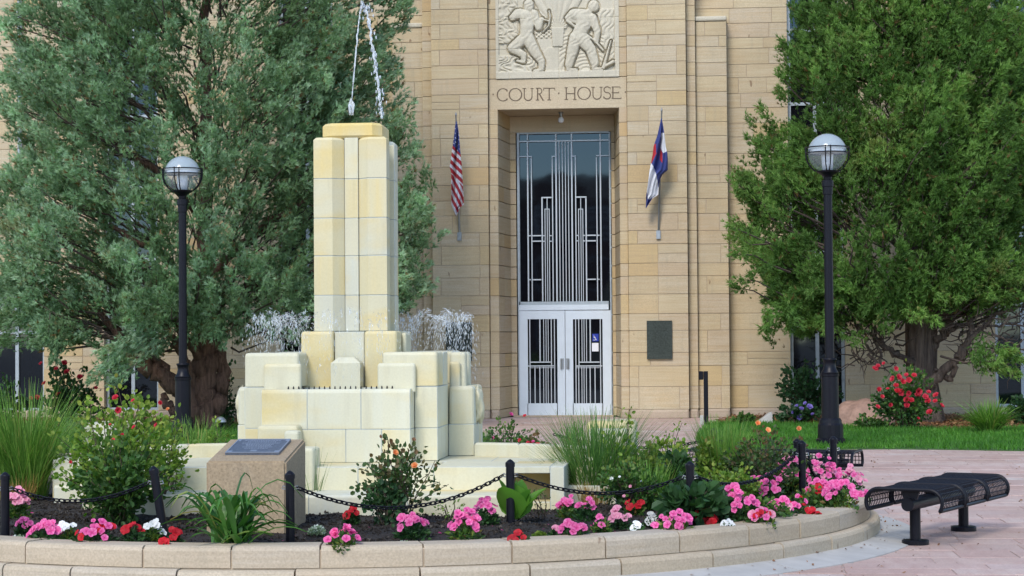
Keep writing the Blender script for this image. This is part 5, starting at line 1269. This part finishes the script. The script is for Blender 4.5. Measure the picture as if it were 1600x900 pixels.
# ------------------------------------------------------------------ plants
LEAF_V = np.array([(0,0,0),(.26,.04,.42),(0,-.03,.5),(-.26,.04,.42),(0,0,1.0)]); LEAF_F = np.array([[0,1,2],[0,2,3],[1,4,2],[2,4,3]])
ROUND_V = np.array([(0,0,0),(.36,.08,.3),(.33,.1,.72),(0,-.02,1.0),(-.33,.1,.72),(-.36,.08,.3),(0,-.05,.5)]); ROUND_F = np.array([[0,1,6],[1,2,6],[2,3,6],[3,4,6],[4,5,6],[5,0,6]])
def blossom_mesh(name, mat, petals=5, cup=.35, wav=.1, seed=0, eye=True, layers=1):
    r = random.Random(seed); V = []; F = []; mi = []
    for L in range(layers):
        sc = 1-.33*L; cp = cup+.45*L; V.append((0, 0, .02*L)); c = len(V)-1; n_ = petals*4
        for ring_, (rr_, zz) in enumerate(((.45, .16), (1.0, cp))):
            for k in range(n_):
                a = 2*math.pi*k/n_+L*.5; lob = 1-.13*(1+math.cos(a*petals+.6*L))/2 if ring_ else 1
                V.append((sc*rr_*lob*math.cos(a), sc*rr_*lob*math.sin(a), zz*sc+(wav*math.sin(a*petals*1.0+r.random()*2) if ring_ else 0)))
        for k in range(n_):
            j = (k+1) % n_; F.append([c, c+1+k, c+1+j]); F.append([c+1+k, c+1+n_+k, c+1+n_+j, c+1+j])
            mi += [1 if (eye and L == layers-1 and False) else 0, 0]
    return mkmesh(name, np.array(V), F, mat, rnd=np.array([0.05 if abs(v[0])+abs(v[1]) < 1e-6 else random.uniform(.3, .55) if abs(v[0])+abs(v[1]) < .62 else random.uniform(.45, 1) for v in V]), smooth=True)
BL = {}
for nm, mt in (('pink','pink'),('palepink','palepink'),('red','red'),('white','whitepetal')):
    BL[nm] = [blossom_mesh('blossom', MAT[mt], 5, .30, .10, s_) for s_ in range(3)]
for nm, mt in (('rosered','rosered'),('orange','orange'),('rosepink','pink'),('purple','purple')):
    BL[nm] = [blossom_mesh('blossom', MAT[mt], 5, .45, .06, s_, False, 3) for s_ in range(2)]
def put_blossoms(root, pts, dirs, kind, size, r):
    w = np.array(wl(root))
    for p, d in zip(pts, dirs):
        o = bpy.data.objects.new('blossom', r.choice(BL[kind])); COL.objects.link(o); o.parent = root
        o.location = tuple(np.array(p)-w); s_ = r.uniform(*size)*r.choice([.7, .9, 1, 1, 1.1]); o.scale = (s_, s_*r.uniform(.8, 1.1), s_*r.uniform(.7, 1.5))
        o.rotation_euler = (Vector(d).to_track_quat('Z', 'Y').to_matrix() @ Matrix.Rotation(r.uniform(0, 6.28), 3, 'Z')).to_euler()
def mound(name, label, cat, px, py, w_px, h_px, kind, nfl, z=None, leafmat='leafdark', fsize=(.030, .042), group=None, zlow=None, seed=0, leafn=None):
    """low bedding plant: mound of leaves with blossoms over it; px,py = its middle in the photograph"""
    r = random.Random(seed*13+int(px)); g_ = np.random.default_rng(seed*13+int(px))
    b = atZ(px, py+h_px*.5, .265); b[2] = float(soil_z(b[0], b[1])); s_ = FPX/dist(b); rw, hh = w_px/2/s_, max(.07, h_px/s_*1.0)
    t = thing(name, label, cat, b, group); n_ = leafn or int(300*max(.6, rw/.1))
    ph = g_.uniform(0, 6.28, n_); el = np.arccos(g_.uniform(.0, 1, n_)); rad = g_.uniform(.35, 1, n_)
    d = np.c_[np.sin(el)*np.cos(ph), np.sin(el)*np.sin(ph), np.cos(el)]; pos = b+d*rad[:,None]*np.array([rw, rw, hh*.8])
    V, F, rn = scatter(LEAF_V, LEAF_F, pos, d*np.array([1,1,.3])+np.array([0,0,.5])+g_.normal(0,.5,d.shape), g_.uniform(.025,.05,n_), g_.random(n_))
    obj('foliage', V, F, MAT[leafmat], t, rnd=rn)
    pts, dirs = [], []
    for k in range(nfl):
        q = r.uniform(0, 6.28); e_ = math.sqrt(r.random())*.95; hz = math.sqrt(1-.8*e_*e_)
        p = b+np.array([rw*e_*math.cos(q), rw*e_*math.sin(q), hh*hz*r.uniform(.72, 1.12)+.010]); pts.append(p)
        dirs.append((math.cos(q)*e_*.8+r.gauss(0,.25), math.sin(q)*e_*.8-.75+r.gauss(0,.2), .75))
    ks = kind if isinstance(kind, list) else [kind]
    for i, kk in enumerate(ks): put_blossoms(t, pts[i::len(ks)], dirs[i::len(ks)], kk, fsize, r)
    return t
def alyssum(label, px, py, w_px, h_px, seed, mat='sage'):
    g_ = np.random.default_rng(seed); b = atZ(px, py+h_px*.5, .26); b[2] = float(soil_z(b[0], b[1])); s_ = FPX/dist(b); rw, hh = w_px/2/s_, h_px/s_*.9
    n_ = 500; ph = g_.uniform(0, 6.28, n_); el = np.arccos(g_.uniform(0, 1, n_)); d = np.c_[np.sin(el)*np.cos(ph), np.sin(el)*np.sin(ph), np.cos(el)]
    pos = b+d*g_.uniform(.6, 1, n_)[:,None]*np.array([rw, rw, hh]); V, F, rn = scatter(LEAF_V*np.array([1.6,1,1]), LEAF_F, pos, d+g_.normal(0,.5,d.shape)+np.array([0,0,.4]), g_.uniform(.010,.022,n_), np.clip(g_.random(n_)*.6+.4*el.clip(0,1)[::-1]*0+.25*(pos[:,2]-b[2])/hh,0,1))
    t = topobj('alyssum_plant', V, F, MAT[mat], b, rnd=rn); tag(t, label, 'flower plant')
G = 'petunia clumps in the round bed'
FL = [ # label, x, y, w, h, kinds, n
 ('pale pink flower clump at the far left behind the end chain post', 27, 795, 34, 40, 'palepink', 14),
 ('bright pink petunia clump just right of the left edge chain post', 70, 828, 48, 34, 'pink', 13),
 ('few pink petunias left of the brightest clump by the left edge post', 38, 822, 22, 22, 'pink', 4),
 ('white petunias between two pink clumps at the lower left', 105, 828, 28, 32, 'white', 4),
 ('mixed red and pink petunia clump under the left rose bush', 150, 830, 62, 36, ['pink','pink','red'], 16),
 ('scarlet petunia clump right of the mixed clump under the left rose bush', 208, 832, 30, 32, 'red', 5),
 ('white petunias left of the leaning chain post', 238, 828, 28, 32, 'white', 4),
 ('red petunias between the leaning chain post and strap leaved plant', 272, 836, 22, 28, 'red', 3),
 ('single red petunia at the foot of the leaning chain post', 254, 848, 18, 14, 'red', 3),
 ('pink and magenta petunia clump right of the pedestal', 535, 838, 46, 36, ['pink','pink','rosepink'], 9),
 ('small coral red petunia behind the clump right of the pedestal', 550, 815, 18, 24, 'red', 3),
 ('pink petunia clump in front of the middle rose bush', 643, 822, 46, 34, 'pink', 9),
 ('large bright pink petunia clump left of the front centre chain post', 726, 822, 44, 48, 'pink', 17),
 ('pink petunia clump touching the left side of the bright broad leaf plant', 758, 808, 38, 36, 'pink', 10),
 ('red petunias at the foot of the front centre chain post', 811, 838, 30, 20, 'red', 4),
 ('pink petunias left of the fine tall grass clump, uppermost', 888, 798, 30, 32, 'pink', 6),
 ('pink petunias in front of the straw base of the tall grass', 916, 802, 34, 28, 'pink', 5),
 ('low pink petunia clump near the curb below the tall grass', 896, 826, 44, 28, 'pink', 11),
 ('lone pink petunia right of the low clump below the tall grass', 941, 818, 24, 26, 'pink', 2),
 ('tiny pink bloom lying by the curb right of the front centre post', 866, 836, 12, 8, 'palepink', 2),
 ('faded dusty pink petunias right of the tall grass base', 967, 810, 32, 32, 'palepink', 7),
 ('scarlet petunias right of the faded pink ones', 992, 800, 26, 22, 'red', 3),
 ('white petunias by the curb, left of the small white pair', 998, 822, 18, 18, 'white', 3),
 ('small pair of white petunias above the curb left of the pink clump', 1017, 812, 14, 16, 'white', 3),
 ('pink petunia clump left of the post before the dark broad leaves', 1050, 812, 60, 36, 'pink', 15),
 ('red flower strip right of the post before the dark broad leaves', 1111, 812, 26, 18, 'red', 8),
 ('red petunia at the foot of the post before the dark broad leaves', 1087, 806, 14, 26, 'red', 3),
 ('white petunias right of the red flower strip', 1137, 818, 18, 16, 'white', 3),
 ('large pink petunia clump right of the dark broad leaves', 1152, 790, 60, 54, 'pink', 26),
 ('pink petunia clump behind the large clump right of the broad leaves', 1196, 770, 58, 46, 'pink', 20),
 ('mixed pink and red petunias by the curb right of the large clump', 1186, 806, 48, 28, ['pink','red','palepink'], 12),
 ('pale pink petunia clump left of the paired posts, by the curb', 1220, 792, 40, 36, ['palepink','pink'], 10),
 ('red and pink petunias at the foot of the nearer paired post', 1245, 788, 50, 36, ['red','pink','pink'], 10),
 ('pale pink petunia mass behind the nearer paired post', 1234, 746, 44, 58, ['palepink','pink'], 18),
 ('deep pink petunia mass between the two right posts', 1284, 746, 52, 60, ['pink','pink','palepink'], 22),
 ('red and pink petunias below the deep chain loop', 1283, 772, 48, 38, ['red','pink','pink'], 16),
 ('pink petunia clump right of the rightmost chain post, near the curb', 1312, 774, 50, 44, 'pink', 20),
 ('large pale edged pink petunia clump behind the rightmost chain post', 1326, 750, 54, 50, ['pink','palepink'], 22),
 ('last small pink petunias at the right tip of the flower bed', 1348, 770, 20, 20, 'pink', 4),
 ('orange red petunia beside the paired posts at the curb', 1268, 800, 20, 16, 'red', 3)]
for i, (lb, x, y, w, h, k, n_) in enumerate(FL): mound('petunia_plant', lb, 'flower plant', x, y, w*1.1, h, k, int(n_*1.7)+1, group=G, seed=i, fsize=(.024, .034), leafmat='leafdark' if i % 3 else 'leaf')
alyssum('flat white alyssum mound by the left edge chain post', 28, 836, 34, 14, 1)
alyssum('small white alyssum mound right of the pedestal', 495, 832, 26, 14, 2)
alyssum('low white alyssum mound near the curb below the middle rose', 630, 845, 34, 14, 3)
alyssum('yellow green cushion plant right of the front centre chain post', 844, 832, 24, 14, 4, 'leafyellow')
alyssum('small white flowered cushion at the curb left of the bench', 1268, 792, 18, 12, 6)

# arching blades ------------------------------------------------
def blades_vf(base, n, h, spread, w, r, droop=.5, rad=.08, segs=5, lean=(0,0)):
    V = []; F = []; R = []
    for k in range(n):
        a = r.uniform(0, 6.28); q = rad*math.sqrt(r.random()); p = np.array([base[0]+q*math.cos(a), base[1]+q*math.sin(a), base[2]])
        a2 = a+r.gauss(0,.5); L = h*r.uniform(.55, 1.08); out = spread*r.uniform(.1, 1.0); dr = droop*r.uniform(.3, 1.3)
        dh = np.array([math.cos(a2), math.sin(a2)]); sd = np.array([-dh[1], dh[0]]); ww = w*r.uniform(.7, 1.2); c0 = len(V); tw = r.uniform(-.6, .6)
        for s_ in range(segs+1):
            t = s_/segs; hx = out*(t**1.4); z = L*(t-droop*.0)-dr*L*out*t**2.6
            c = p+np.array([dh[0]*hx+lean[0]*t, dh[1]*hx+lean[1]*t, z]); wd = ww*(1-t**2.2)*(.6+.8*math.sin(min(1,t*1.6)*1.57))*.6+.0006
            s3 = np.array([sd[0]*math.cos(tw)+dh[0]*math.sin(tw), sd[1]*math.cos(tw)+dh[1]*math.sin(tw), 0])
            V += [c-s3*wd, c+s3*wd]; 
        rr_ = r.random(); R += [rr_]*(2*segs+2)
        for s_ in range(segs): i = c0+2*s_; F.append([i, i+1, i+3, i+2])
    return np.array(V), F, R
def grass_clump(label, px, py, ptop, wpx, n, mat, straw=0, w=.004, droop=.4, zb=.27, name='grass_clump', ground=False, seed=1, radf=.22, lean=(0,0), cat='ornamental grass'):
    r = random.Random(seed); b = atZ(px, py, 0.0 if ground else zb); 
    if not ground: b[2] = float(soil_z(b[0], b[1]))
    s_ = FPX/dist(b); h = (py-ptop)/s_; sp = wpx/2/s_
    t = thing(name, label, cat, b); V, F, R = blades_vf(b, n, h, sp, w, r, droop, sp*radf, lean=lean); obj('blades', V, F, MAT[mat], t, rnd=R)['kind'] = 'stuff'
    if straw: V, F, R = blades_vf(b-np.array([0,sp*.3,0]), straw, h*.24, sp*.25, w*1.2, r, .15, sp*.24); obj('straw_base', V, F, MAT['straw'], t, rnd=R)['kind'] = 'stuff'
    return t
grass_clump('tall bright green grass clump at the left edge of the round bed', 38, 784, 600, 240, 1000, 'grass', 160, .0042, .45, seed=2, radf=.3)
grass_clump('fine tall grass clump with straw coloured base right of the front centre post', 932, 788, 640, 230, 900, 'grassdark', 260, .0036, .30, seed=3, radf=.32)
grass_clump('upright spiky green plant behind the fine tall grass, on the far bed edge', 893, 715, 650, 50, 110, 'grassdark', 0, .006, .3, seed=4)
grass_clump('fine feathery grass before the lawn corner at the right of the bed', 1128, 778, 655, 110, 560, 'grass', 0, .0034, .3, seed=5, radf=.4)
grass_clump('long lawn grass tuft around the left street lamp base', 300, 712, 648, 120, 330, 'grass', 0, .005, .5, seed=6, ground=True, radf=.7)
grass_clump('arching daylily clump under the right end window', 1546, 678, 618, 125, 420, 'grass', 0, .016, .9, seed=7, ground=True, name='daylily_clump', cat='plant')
grass_clump('dark blue green grass beside the fountain under the distant rose', 757, 706, 668, 36, 100, 'grassdark', 0, .006, .6, seed=8)
grass_clump('thin dry grass blades rising behind the stone pedestal', 425, 735, 650, 120, 26, 'grassdark', 0, .0035, .4, seed=9, zb=.6)
grass_clump('fine grass blades right of the pedestal before the steps', 490, 800, 700, 90, 26, 'grassdark', 0, .003, .7, seed=10)
grass_clump('green grass patch left of the tall grass on the left lawn', 95, 690, 640, 130, 300, 'grassdark', 0, .006, .5, seed=11, ground=True, radf=.7)
# strap leaved plant before the pedestal: every leaf its own piece
r = random.Random(12); b = atZ(362, 853, .262); b[2] = float(soil_z(b[0], b[1])); t = thing('strap_leaf_plant', 'dark green strap leaved plant arching in front of the stone pedestal', 'plant', b)
for k in range(74):
    a = r.uniform(0, 6.28); L = r.uniform(.42, .66); up = r.uniform(.35, 1.15); out = r.uniform(.14, .50); dh = np.array([math.cos(a), .7*math.sin(a)-.1, 0]); sd = np.array([-math.sin(a), math.cos(a), 0]); V = []; F = []
    p = b+np.array([r.gauss(0,.05), r.gauss(0,.04), -.01]); w = r.uniform(.017, .028); tw = r.uniform(-.5,.5)
    for s_ in range(8):
        q = s_/7; c = p+dh*(out*q**1.2)+np.array([0, 0, L*.95*up*(q-.62*q**(2.2+up))*1.35]); wd = w*(math.sin(min(1, q*2.2)*1.57)*(1-q**3)+.02); s3 = sd*math.cos(tw)+np.array([0,0,1])*math.sin(tw)*.5
        V += [c-s3*wd+np.array([0,0,.006]), c, c+s3*wd+np.array([0,0,.006])]
    for s_ in range(7): i = 3*s_; F += [[i,i+1,i+4,i+3],[i+1,i+2,i+5,i+4]]
    obj('leaf', V, F, MAT['strap'], t, rnd=r.random(), smooth=True)
def broad(label, px, py, ptop, wpx, n, mat, seed, wide=.30, name='broad_leaf_plant', ground=False, upb=1.0):
    r = random.Random(seed); b = atZ(px, py, 0 if ground else .27)
    if not ground: b[2] = float(soil_z(b[0], b[1]))
    s_ = FPX/dist(b); h = (py-ptop)/s_; sp = wpx/2/s_; t = thing(name, label, 'plant', b)
    for k in range(n):
        a = 6.28*k*.382+r.uniform(-.3,.3); rk = (k+.5)/n; el = rk*1.25*(1.6-upb*.6); d = np.array([math.cos(a)*math.sin(el), math.sin(a)*math.sin(el), math.cos(el)]); V = []; F = []
        L = r.uniform(.75, 1.0)*(h*math.cos(el)+sp*math.sin(el)); sd = np.cross(d, [0,0,1.0]); sd = sd/max(1e-6, np.linalg.norm(sd)); nr_ = np.cross(sd, d); w = wide*r.uniform(.8,1.1)*min(h, .34)
        for i_ in range(7):
            q = i_/6; c = b+d*L*(.12+.88*q)-np.array([0,0,1])*(.22*L*q**2.5*math.sin(el)); wd = w*.5*math.sin(math.pi*min(1, .06+q**.8*.94))**.8+.003
            V += [c-sd*wd+nr_*wd*.35, c, c+sd*wd+nr_*wd*.35]
        for i_ in range(6): j = 3*i_; F += [[j,j+1,j+4,j+3],[j+1,j+2,j+5,j+4]]
        obj('leaf', V, F, MAT[mat], t, rnd=r.random(), smooth=True)
broad('bright green broad leaf plant behind the front centre chain post', 806, 822, 744, 84, 9, 'leafbright', 3, .62, upb=1.75)
broad('small bright broad leaves among pink flowers near the paired posts', 1205, 768, 742, 44, 9, 'leafbright', 5, .5)

# roses and shrubs ----------------------------------------------
def bush(label, px, py, ptop, wpx, nst, nleaf, mat, seed, blooms=(), bsize=(.03,.045), leaf=(.035,.06), ground=False, zb=.27, name='rose_bush', cat='rose bush', fill=.55, cane='cane', shape=None, stemr=.005, bpos=None, low=.12, depth=1.0, leafshape=None):
    r = np.random.default_rng(seed); pr_ = random.Random(seed); b = atZ(px, py, 0 if ground else zb)
    if not ground and zb < .3: b[2] = float(soil_z(b[0], b[1]))
    s_ = FPX/dist(b); h = (py-ptop)/s_; sp = wpx/2/s_; t = thing(name, label, cat, b); st = MB(); P, D = [], []; tips = []
    for k in range(nst):
        a = r.uniform(0, 6.28); q = math.sqrt(r.random()); zz = h*(r.uniform(.45, 1.06)*(1-.45*q*q)); tip = b+np.array([sp*q*math.cos(a), sp*q*math.sin(a)*depth, zz])
        if shape: tip = shape(tip, b, h, sp, r)
        m_ = b+(tip-b)*np.array([.35,.35,.55])+r.normal(0,.02,3); pts = np.array([b+r.normal(0,.02,3)*np.array([1,1,0]), m_, (m_+tip)/2+r.normal(0,.015,3)+np.array([0,0,.02]), tip])
        st.tube(pts, [stemr, stemr*.8, stemr*.6, stemr*.4], 5, False); tips.append(tip)
        m = max(3, nleaf//nst); u = low+(1-low)*r.random(m)**fill; k4 = np.arange(4)/3
        C_ = np.stack([np.interp(u, k4, pts[:,i]) for i in range(3)], 1)+r.normal(0,.035*max(.6, h/.8),(m,3)); P.append(C_); D.append(norm(C_-(b+np.array([0,0,h*.35])))+r.normal(0,.6,(m,3))+np.array([0,0,.15]))
    st.build('stems', MAT[cane], t); P = np.concatenate(P); D = np.concatenate(D)
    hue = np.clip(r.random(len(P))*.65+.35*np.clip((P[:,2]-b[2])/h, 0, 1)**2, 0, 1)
    lv, lf = leafshape or (ROUND_V, ROUND_F)
    V, F, rn = scatter(lv, lf, P, D, r.uniform(*leaf, len(P)), hue); obj('leaves', V, F, MAT[mat], t, rnd=rn)
    if blooms:
        ks = list(blooms)
        if bpos: pts = [np.array(atY(x, y, b[1]-sp*.6)) for x, y in bpos]
        else: pts = [tips[i % len(tips)]+np.array([0,-.02,.02]) for i in range(len(ks))]
        for p, k_ in zip(pts, ks if len(ks) >= len(pts) else ks*len(pts)): put_blossoms(t, [p], [(pr_.gauss(0,.4), -.8, .5+pr_.gauss(0,.3))], k_, bsize, pr_)
    return t
bush('big leafy rose bush with coral buds behind the left chain', 180, 818, 608, 205, 64, 3000, 'leafyellow', 41, ['rosered'], (.016,.026), (.022,.048), bpos=[(181,622),(208,626),(251,630),(172,664),(177,687),(191,679),(138,739),(110,722),(184,641),(210,668),(245,665)], fill=.75, low=.04)
bush('tall yellow green shoots at the top of the left rose bush', 204, 812, 606, 96, 22, 520, 'leafyellow', 40, ['rosered'], (.014,.02), (.03,.055), bpos=[(209,630)], name='rose_bush', low=.55)
bush('tawny flowering shoots between the left rose bush and the left lamp', 252, 806, 626, 80, 20, 420, 'leafyellow', 39, ['orange'], (.014,.02), (.026,.048), bpos=[(262,640)], name='rose_bush', low=.5)
bush('lower dark leaved part of the left rose bush near the curb', 190, 826, 690, 150, 32, 1500, 'leaf', 48, leaf=(.03,.056), name='rose_bush', low=.02)
bush('small thin rose shoots right of the leaning chain post', 268, 800, 690, 84, 14, 210, 'leafyellow', 42, leaf=(.022,.04), low=.3)
bush('middle rose bush with bronze tips in front of the fountain steps', 628, 822, 684, 150, 40, 760, 'leafred', 43, ['orange'], (.018,.024), (.025,.048), bpos=[(617,708),(648,728)], low=.06)
bush('dark leaf skirt at the base of the middle rose bush', 605, 825, 762, 100, 16, 330, 'leafdark', 49, leaf=(.03,.052), name='rose_bush', low=.05)
bush('thin leafy weed between the middle rose and the pink clump', 702, 822, 765, 44, 6, 60, 'leafyellow', 44, leaf=(.02,.035), name='young_plant', cat='plant', leafshape=(LEAF_V, LEAF_F), low=.3)
bush('thin leafy weed right of the bright broad leaf plant', 845, 815, 762, 34, 5, 60, 'leaf', 45, leaf=(.02,.035), name='young_plant', cat='plant', leafshape=(LEAF_V, LEAF_F), low=.3)
bush('sparse tall columbine sprig rising above the yellow stone end block', 972, 790, 622, 70, 12, 190, 'leafyellow', 46, leaf=(.025,.045), name='columbine', cat='plant', low=.45)
bush('sparse columbine sprig standing against the pink paving', 1048, 745, 645, 60, 9, 120, 'leafyellow', 47, leaf=(.022,.04), name='columbine', cat='plant', low=.35)
bush('yellow green shrub at the back of the bed near the distant chain', 1038, 762, 684, 96, 36, 900, 'leafyellow', 50, ['palepink'], (.02,.03), bpos=[(1012,728)], leaf=(.03,.05), name='leafy_shrub', cat='shrub')
bush('leafy green filler with tiny blooms right of the tall grass', 985, 802, 722, 120, 44, 1200, 'leaf', 51, ['white','palepink'], (.010,.016), bpos=[(968,745),(985,760),(1002,752),(975,775),(955,748)], leaf=(.022,.04), name='leafy_shrub', cat='shrub')
bush('bronze leaved roses before the lawn, left of the paired posts', 1190, 784, 665, 130, 54, 1400, 'leafred', 52, ['orange'], (.018,.024), (.022,.042), bpos=[(1184,662),(1200,672)])
bush('green and red leaved rose right behind the broad leaf clump', 1135, 797, 725, 110, 34, 900, 'leafyellow', 53, leaf=(.025,.045))
bush('tall narrow rose shoot with a peach bud beside the paired posts', 1246, 762, 668, 30, 9, 170, 'leafred', 54, ['orange'], (.022,.026), (.024,.04), bpos=[(1248,670)], low=.5)
bush('small leaved rose with dark pink blooms beside the fountain toward the doors', 793, 708, 646, 96, 34, 640, 'leaf', 55, ['rosepink','rosered'], (.018,.028), (.026,.045), bpos=[(798,648),(820,650),(770,684),(825,692),(833,690),(812,688)])
bush('short rose with red blooms at the right end of the low fountain rim', 838, 708, 675, 40, 12, 130, 'leafred', 56, ['rosered'], (.022,.03), bpos=[(828,692),(840,694)])
bush('leaf mass under the roses at the right of the bed', 1225, 772, 710, 90, 34, 800, 'leafdark', 58, leaf=(.025,.05), name='leafy_shrub', cat='shrub')
bush('dark green broad leaf clump behind the post at the right of the bed', 1082, 818, 750, 104, 40, 420, 'leafdark', 81, leaf=(.07,.12), name='broad_leaf_plant', cat='plant', low=.1)
bush('dark leafy clump under the yellow green shrub at the back of the bed', 1058, 772, 712, 70, 26, 420, 'leafdark', 82, leaf=(.05,.09), name='broad_leaf_plant', cat='plant', low=.1)
bush('low leafy ground cover under the pink flowers right of the broad leaves', 1170, 812, 780, 130, 40, 700, 'leaf', 83, leaf=(.025,.045), name='leafy_ground_cover', cat='plant', low=.05)
bush('low leafy ground cover under the pink flowers at the right posts', 1285, 792, 760, 130, 40, 700, 'leaf', 84, leaf=(.025,.045), name='leafy_ground_cover', cat='plant', low=.05)
grass_clump('upright bright green shoots before the lawn, left of the bronze roses', 1160, 780, 672, 70, 260, 'grass', 0, .005, .25, seed=21, radf=.6)
grass_clump('loose green grass around the feet of the yellow green shrub', 1015, 800, 722, 90, 240, 'grass', 0, .0045, .4, seed=22, radf=.6)
bush('yellow green rose shoots with small buds right of the tall grass', 1000, 782, 690, 90, 26, 620, 'leafyellow', 85, ['palepink'], (.012,.018), (.024,.045), bpos=[(985,715)], name='rose_bush', low=.25)
bush('leafy rose with reddish tips in front of the distant chain post', 1110, 780, 690, 80, 26, 620, 'leafyellow', 86, leaf=(.024,.045), name='rose_bush', low=.25)
# beyond the bed
bp = [(1381,568),(1372,572),(1367,577),(1400,576),(1404,590),(1416,586),(1428,587),(1410,597),(1395,592),(1420,594),(1373,609),(1387,608),(1403,612),(1408,613),(1420,615),(1435,612),(1434,618),(1451,613),(1371,636),(1391,633),(1417,625),(1424,626),(1450,627),(1461,627),(1463,618),(1471,634),(1434,654),(1453,645),(1417,634),(1378,620),(1400,603),(1446,620)]
bush('large rose bush covered in coral red blooms under the right juniper', 1417, 672, 570, 108, 60, 1900, 'leaf', 61, ['rosered'], (.045,.062), (.04,.08), ground=True, bpos=bp, low=.03, stemr=.008)
bush('green shrub before the dark window right of the entrance', 1262, 660, 562, 100, 44, 1300, 'leafdark', 62, leaf=(.05,.10), ground=True, name='green_shrub', cat='shrub', low=.05, stemr=.01)
bush('low plant with purple flowers in front of the green shrub', 1247, 664, 626, 76, 30, 620, 'leafdark', 63, ['purple'], (.04,.055), (.05,.09), ground=True, name='clematis_plant', cat='plant', bpos=[(1245,634),(1252,640),(1265,636),(1258,630),(1270,648),(1240,645),(1250,652)])
bush('small low green plant at the courthouse plinth left of the wedge stone', 1162, 664, 645, 32, 12, 220, 'leaf', 64, leaf=(.04,.08), ground=True, name='low_plant', cat='plant')
bush('low green ground plant in front of the red boulder', 1358, 672, 652, 62, 22, 420, 'leaf', 65, leaf=(.04,.08), ground=True, name='low_plant', cat='plant')
bush('dark shrub at the right edge under the end window', 1598, 664, 618, 64, 24, 600, 'leafdark', 66, leaf=(.05,.09), ground=True, name='dark_shrub', cat='shrub')
bush('dark rose bush with crimson blooms beside the left window', 105, 672, 566, 108, 50, 1500, 'leafdark', 67, ['rosered'], (.045,.06), (.05,.09), ground=True, bpos=[(100,568),(88,576),(105,582),(125,590),(140,590),(150,606),(92,616),(48,622),(70,600),(58,622),(64,568)], low=.05, stemr=.008)
bush('dark rose bush with red blooms between the trunk and the fountain', 356, 672, 572, 60, 26, 640, 'leafdark', 68, ['rosered'], (.045,.06), (.05,.09), ground=True, bpos=[(332,592),(348,577),(356,596),(326,635),(243,580),(200,577)][:4], low=.05, stemr=.008)
bush('dark bush with blue green leaves at the far left window', 8, 668, 585, 70, 24, 560, 'leafdark', 69, leaf=(.05,.1), ground=True, name='dark_shrub', cat='shrub')
bush('yellow flowered stalks in the lawn behind the pedestal', 345, 712, 642, 34, 8, 120, 'leafyellow', 70, leaf=(.05,.09), ground=True, name='tall_weed', cat='plant', leafshape=(LEAF_V, LEAF_F), low=.3, stemr=.006)
# boulder and path light
bm = bmesh.new(); bmesh.ops.create_icosphere(bm, subdivisions=4, radius=1); V = np.array([v.co[:] for v in bm.verts]); F = [[v.index for v in f.verts] for f in bm.faces]; bm.free()
V = V*(1+.10*vnoise(V, 1.6, 4)+.03*vnoise(V, 5, 6))[:,None]; V[:,2] = np.sign(V[:,2])*np.abs(V[:,2])**.8
b = atZ(1352, 667); s_ = FPX/dist(b); tag(topobj('boulder', V*np.array([50/s_, .5, 44/s_])+np.array([b[0], b[1]+.3, -.02]), F, MAT['boulder'], b, smooth=True), 'rounded reddish boulder between the right lamp post and the coral rose bush', 'boulder')
b = atZ(345, 690); t = thing('path_light', 'small dark dome path light in the grass behind the pedestal', 'light', b)
obj('stake', *lathevf([(.012,0),(.012,.30)], b[0], b[1], 8), MAT['black'], t); obj('dome_cap', *lathevf([(.09,.30),(.085,.33),(.05,.37),(.015,.385)], b[0], b[1], 14), MAT['steel'], t)
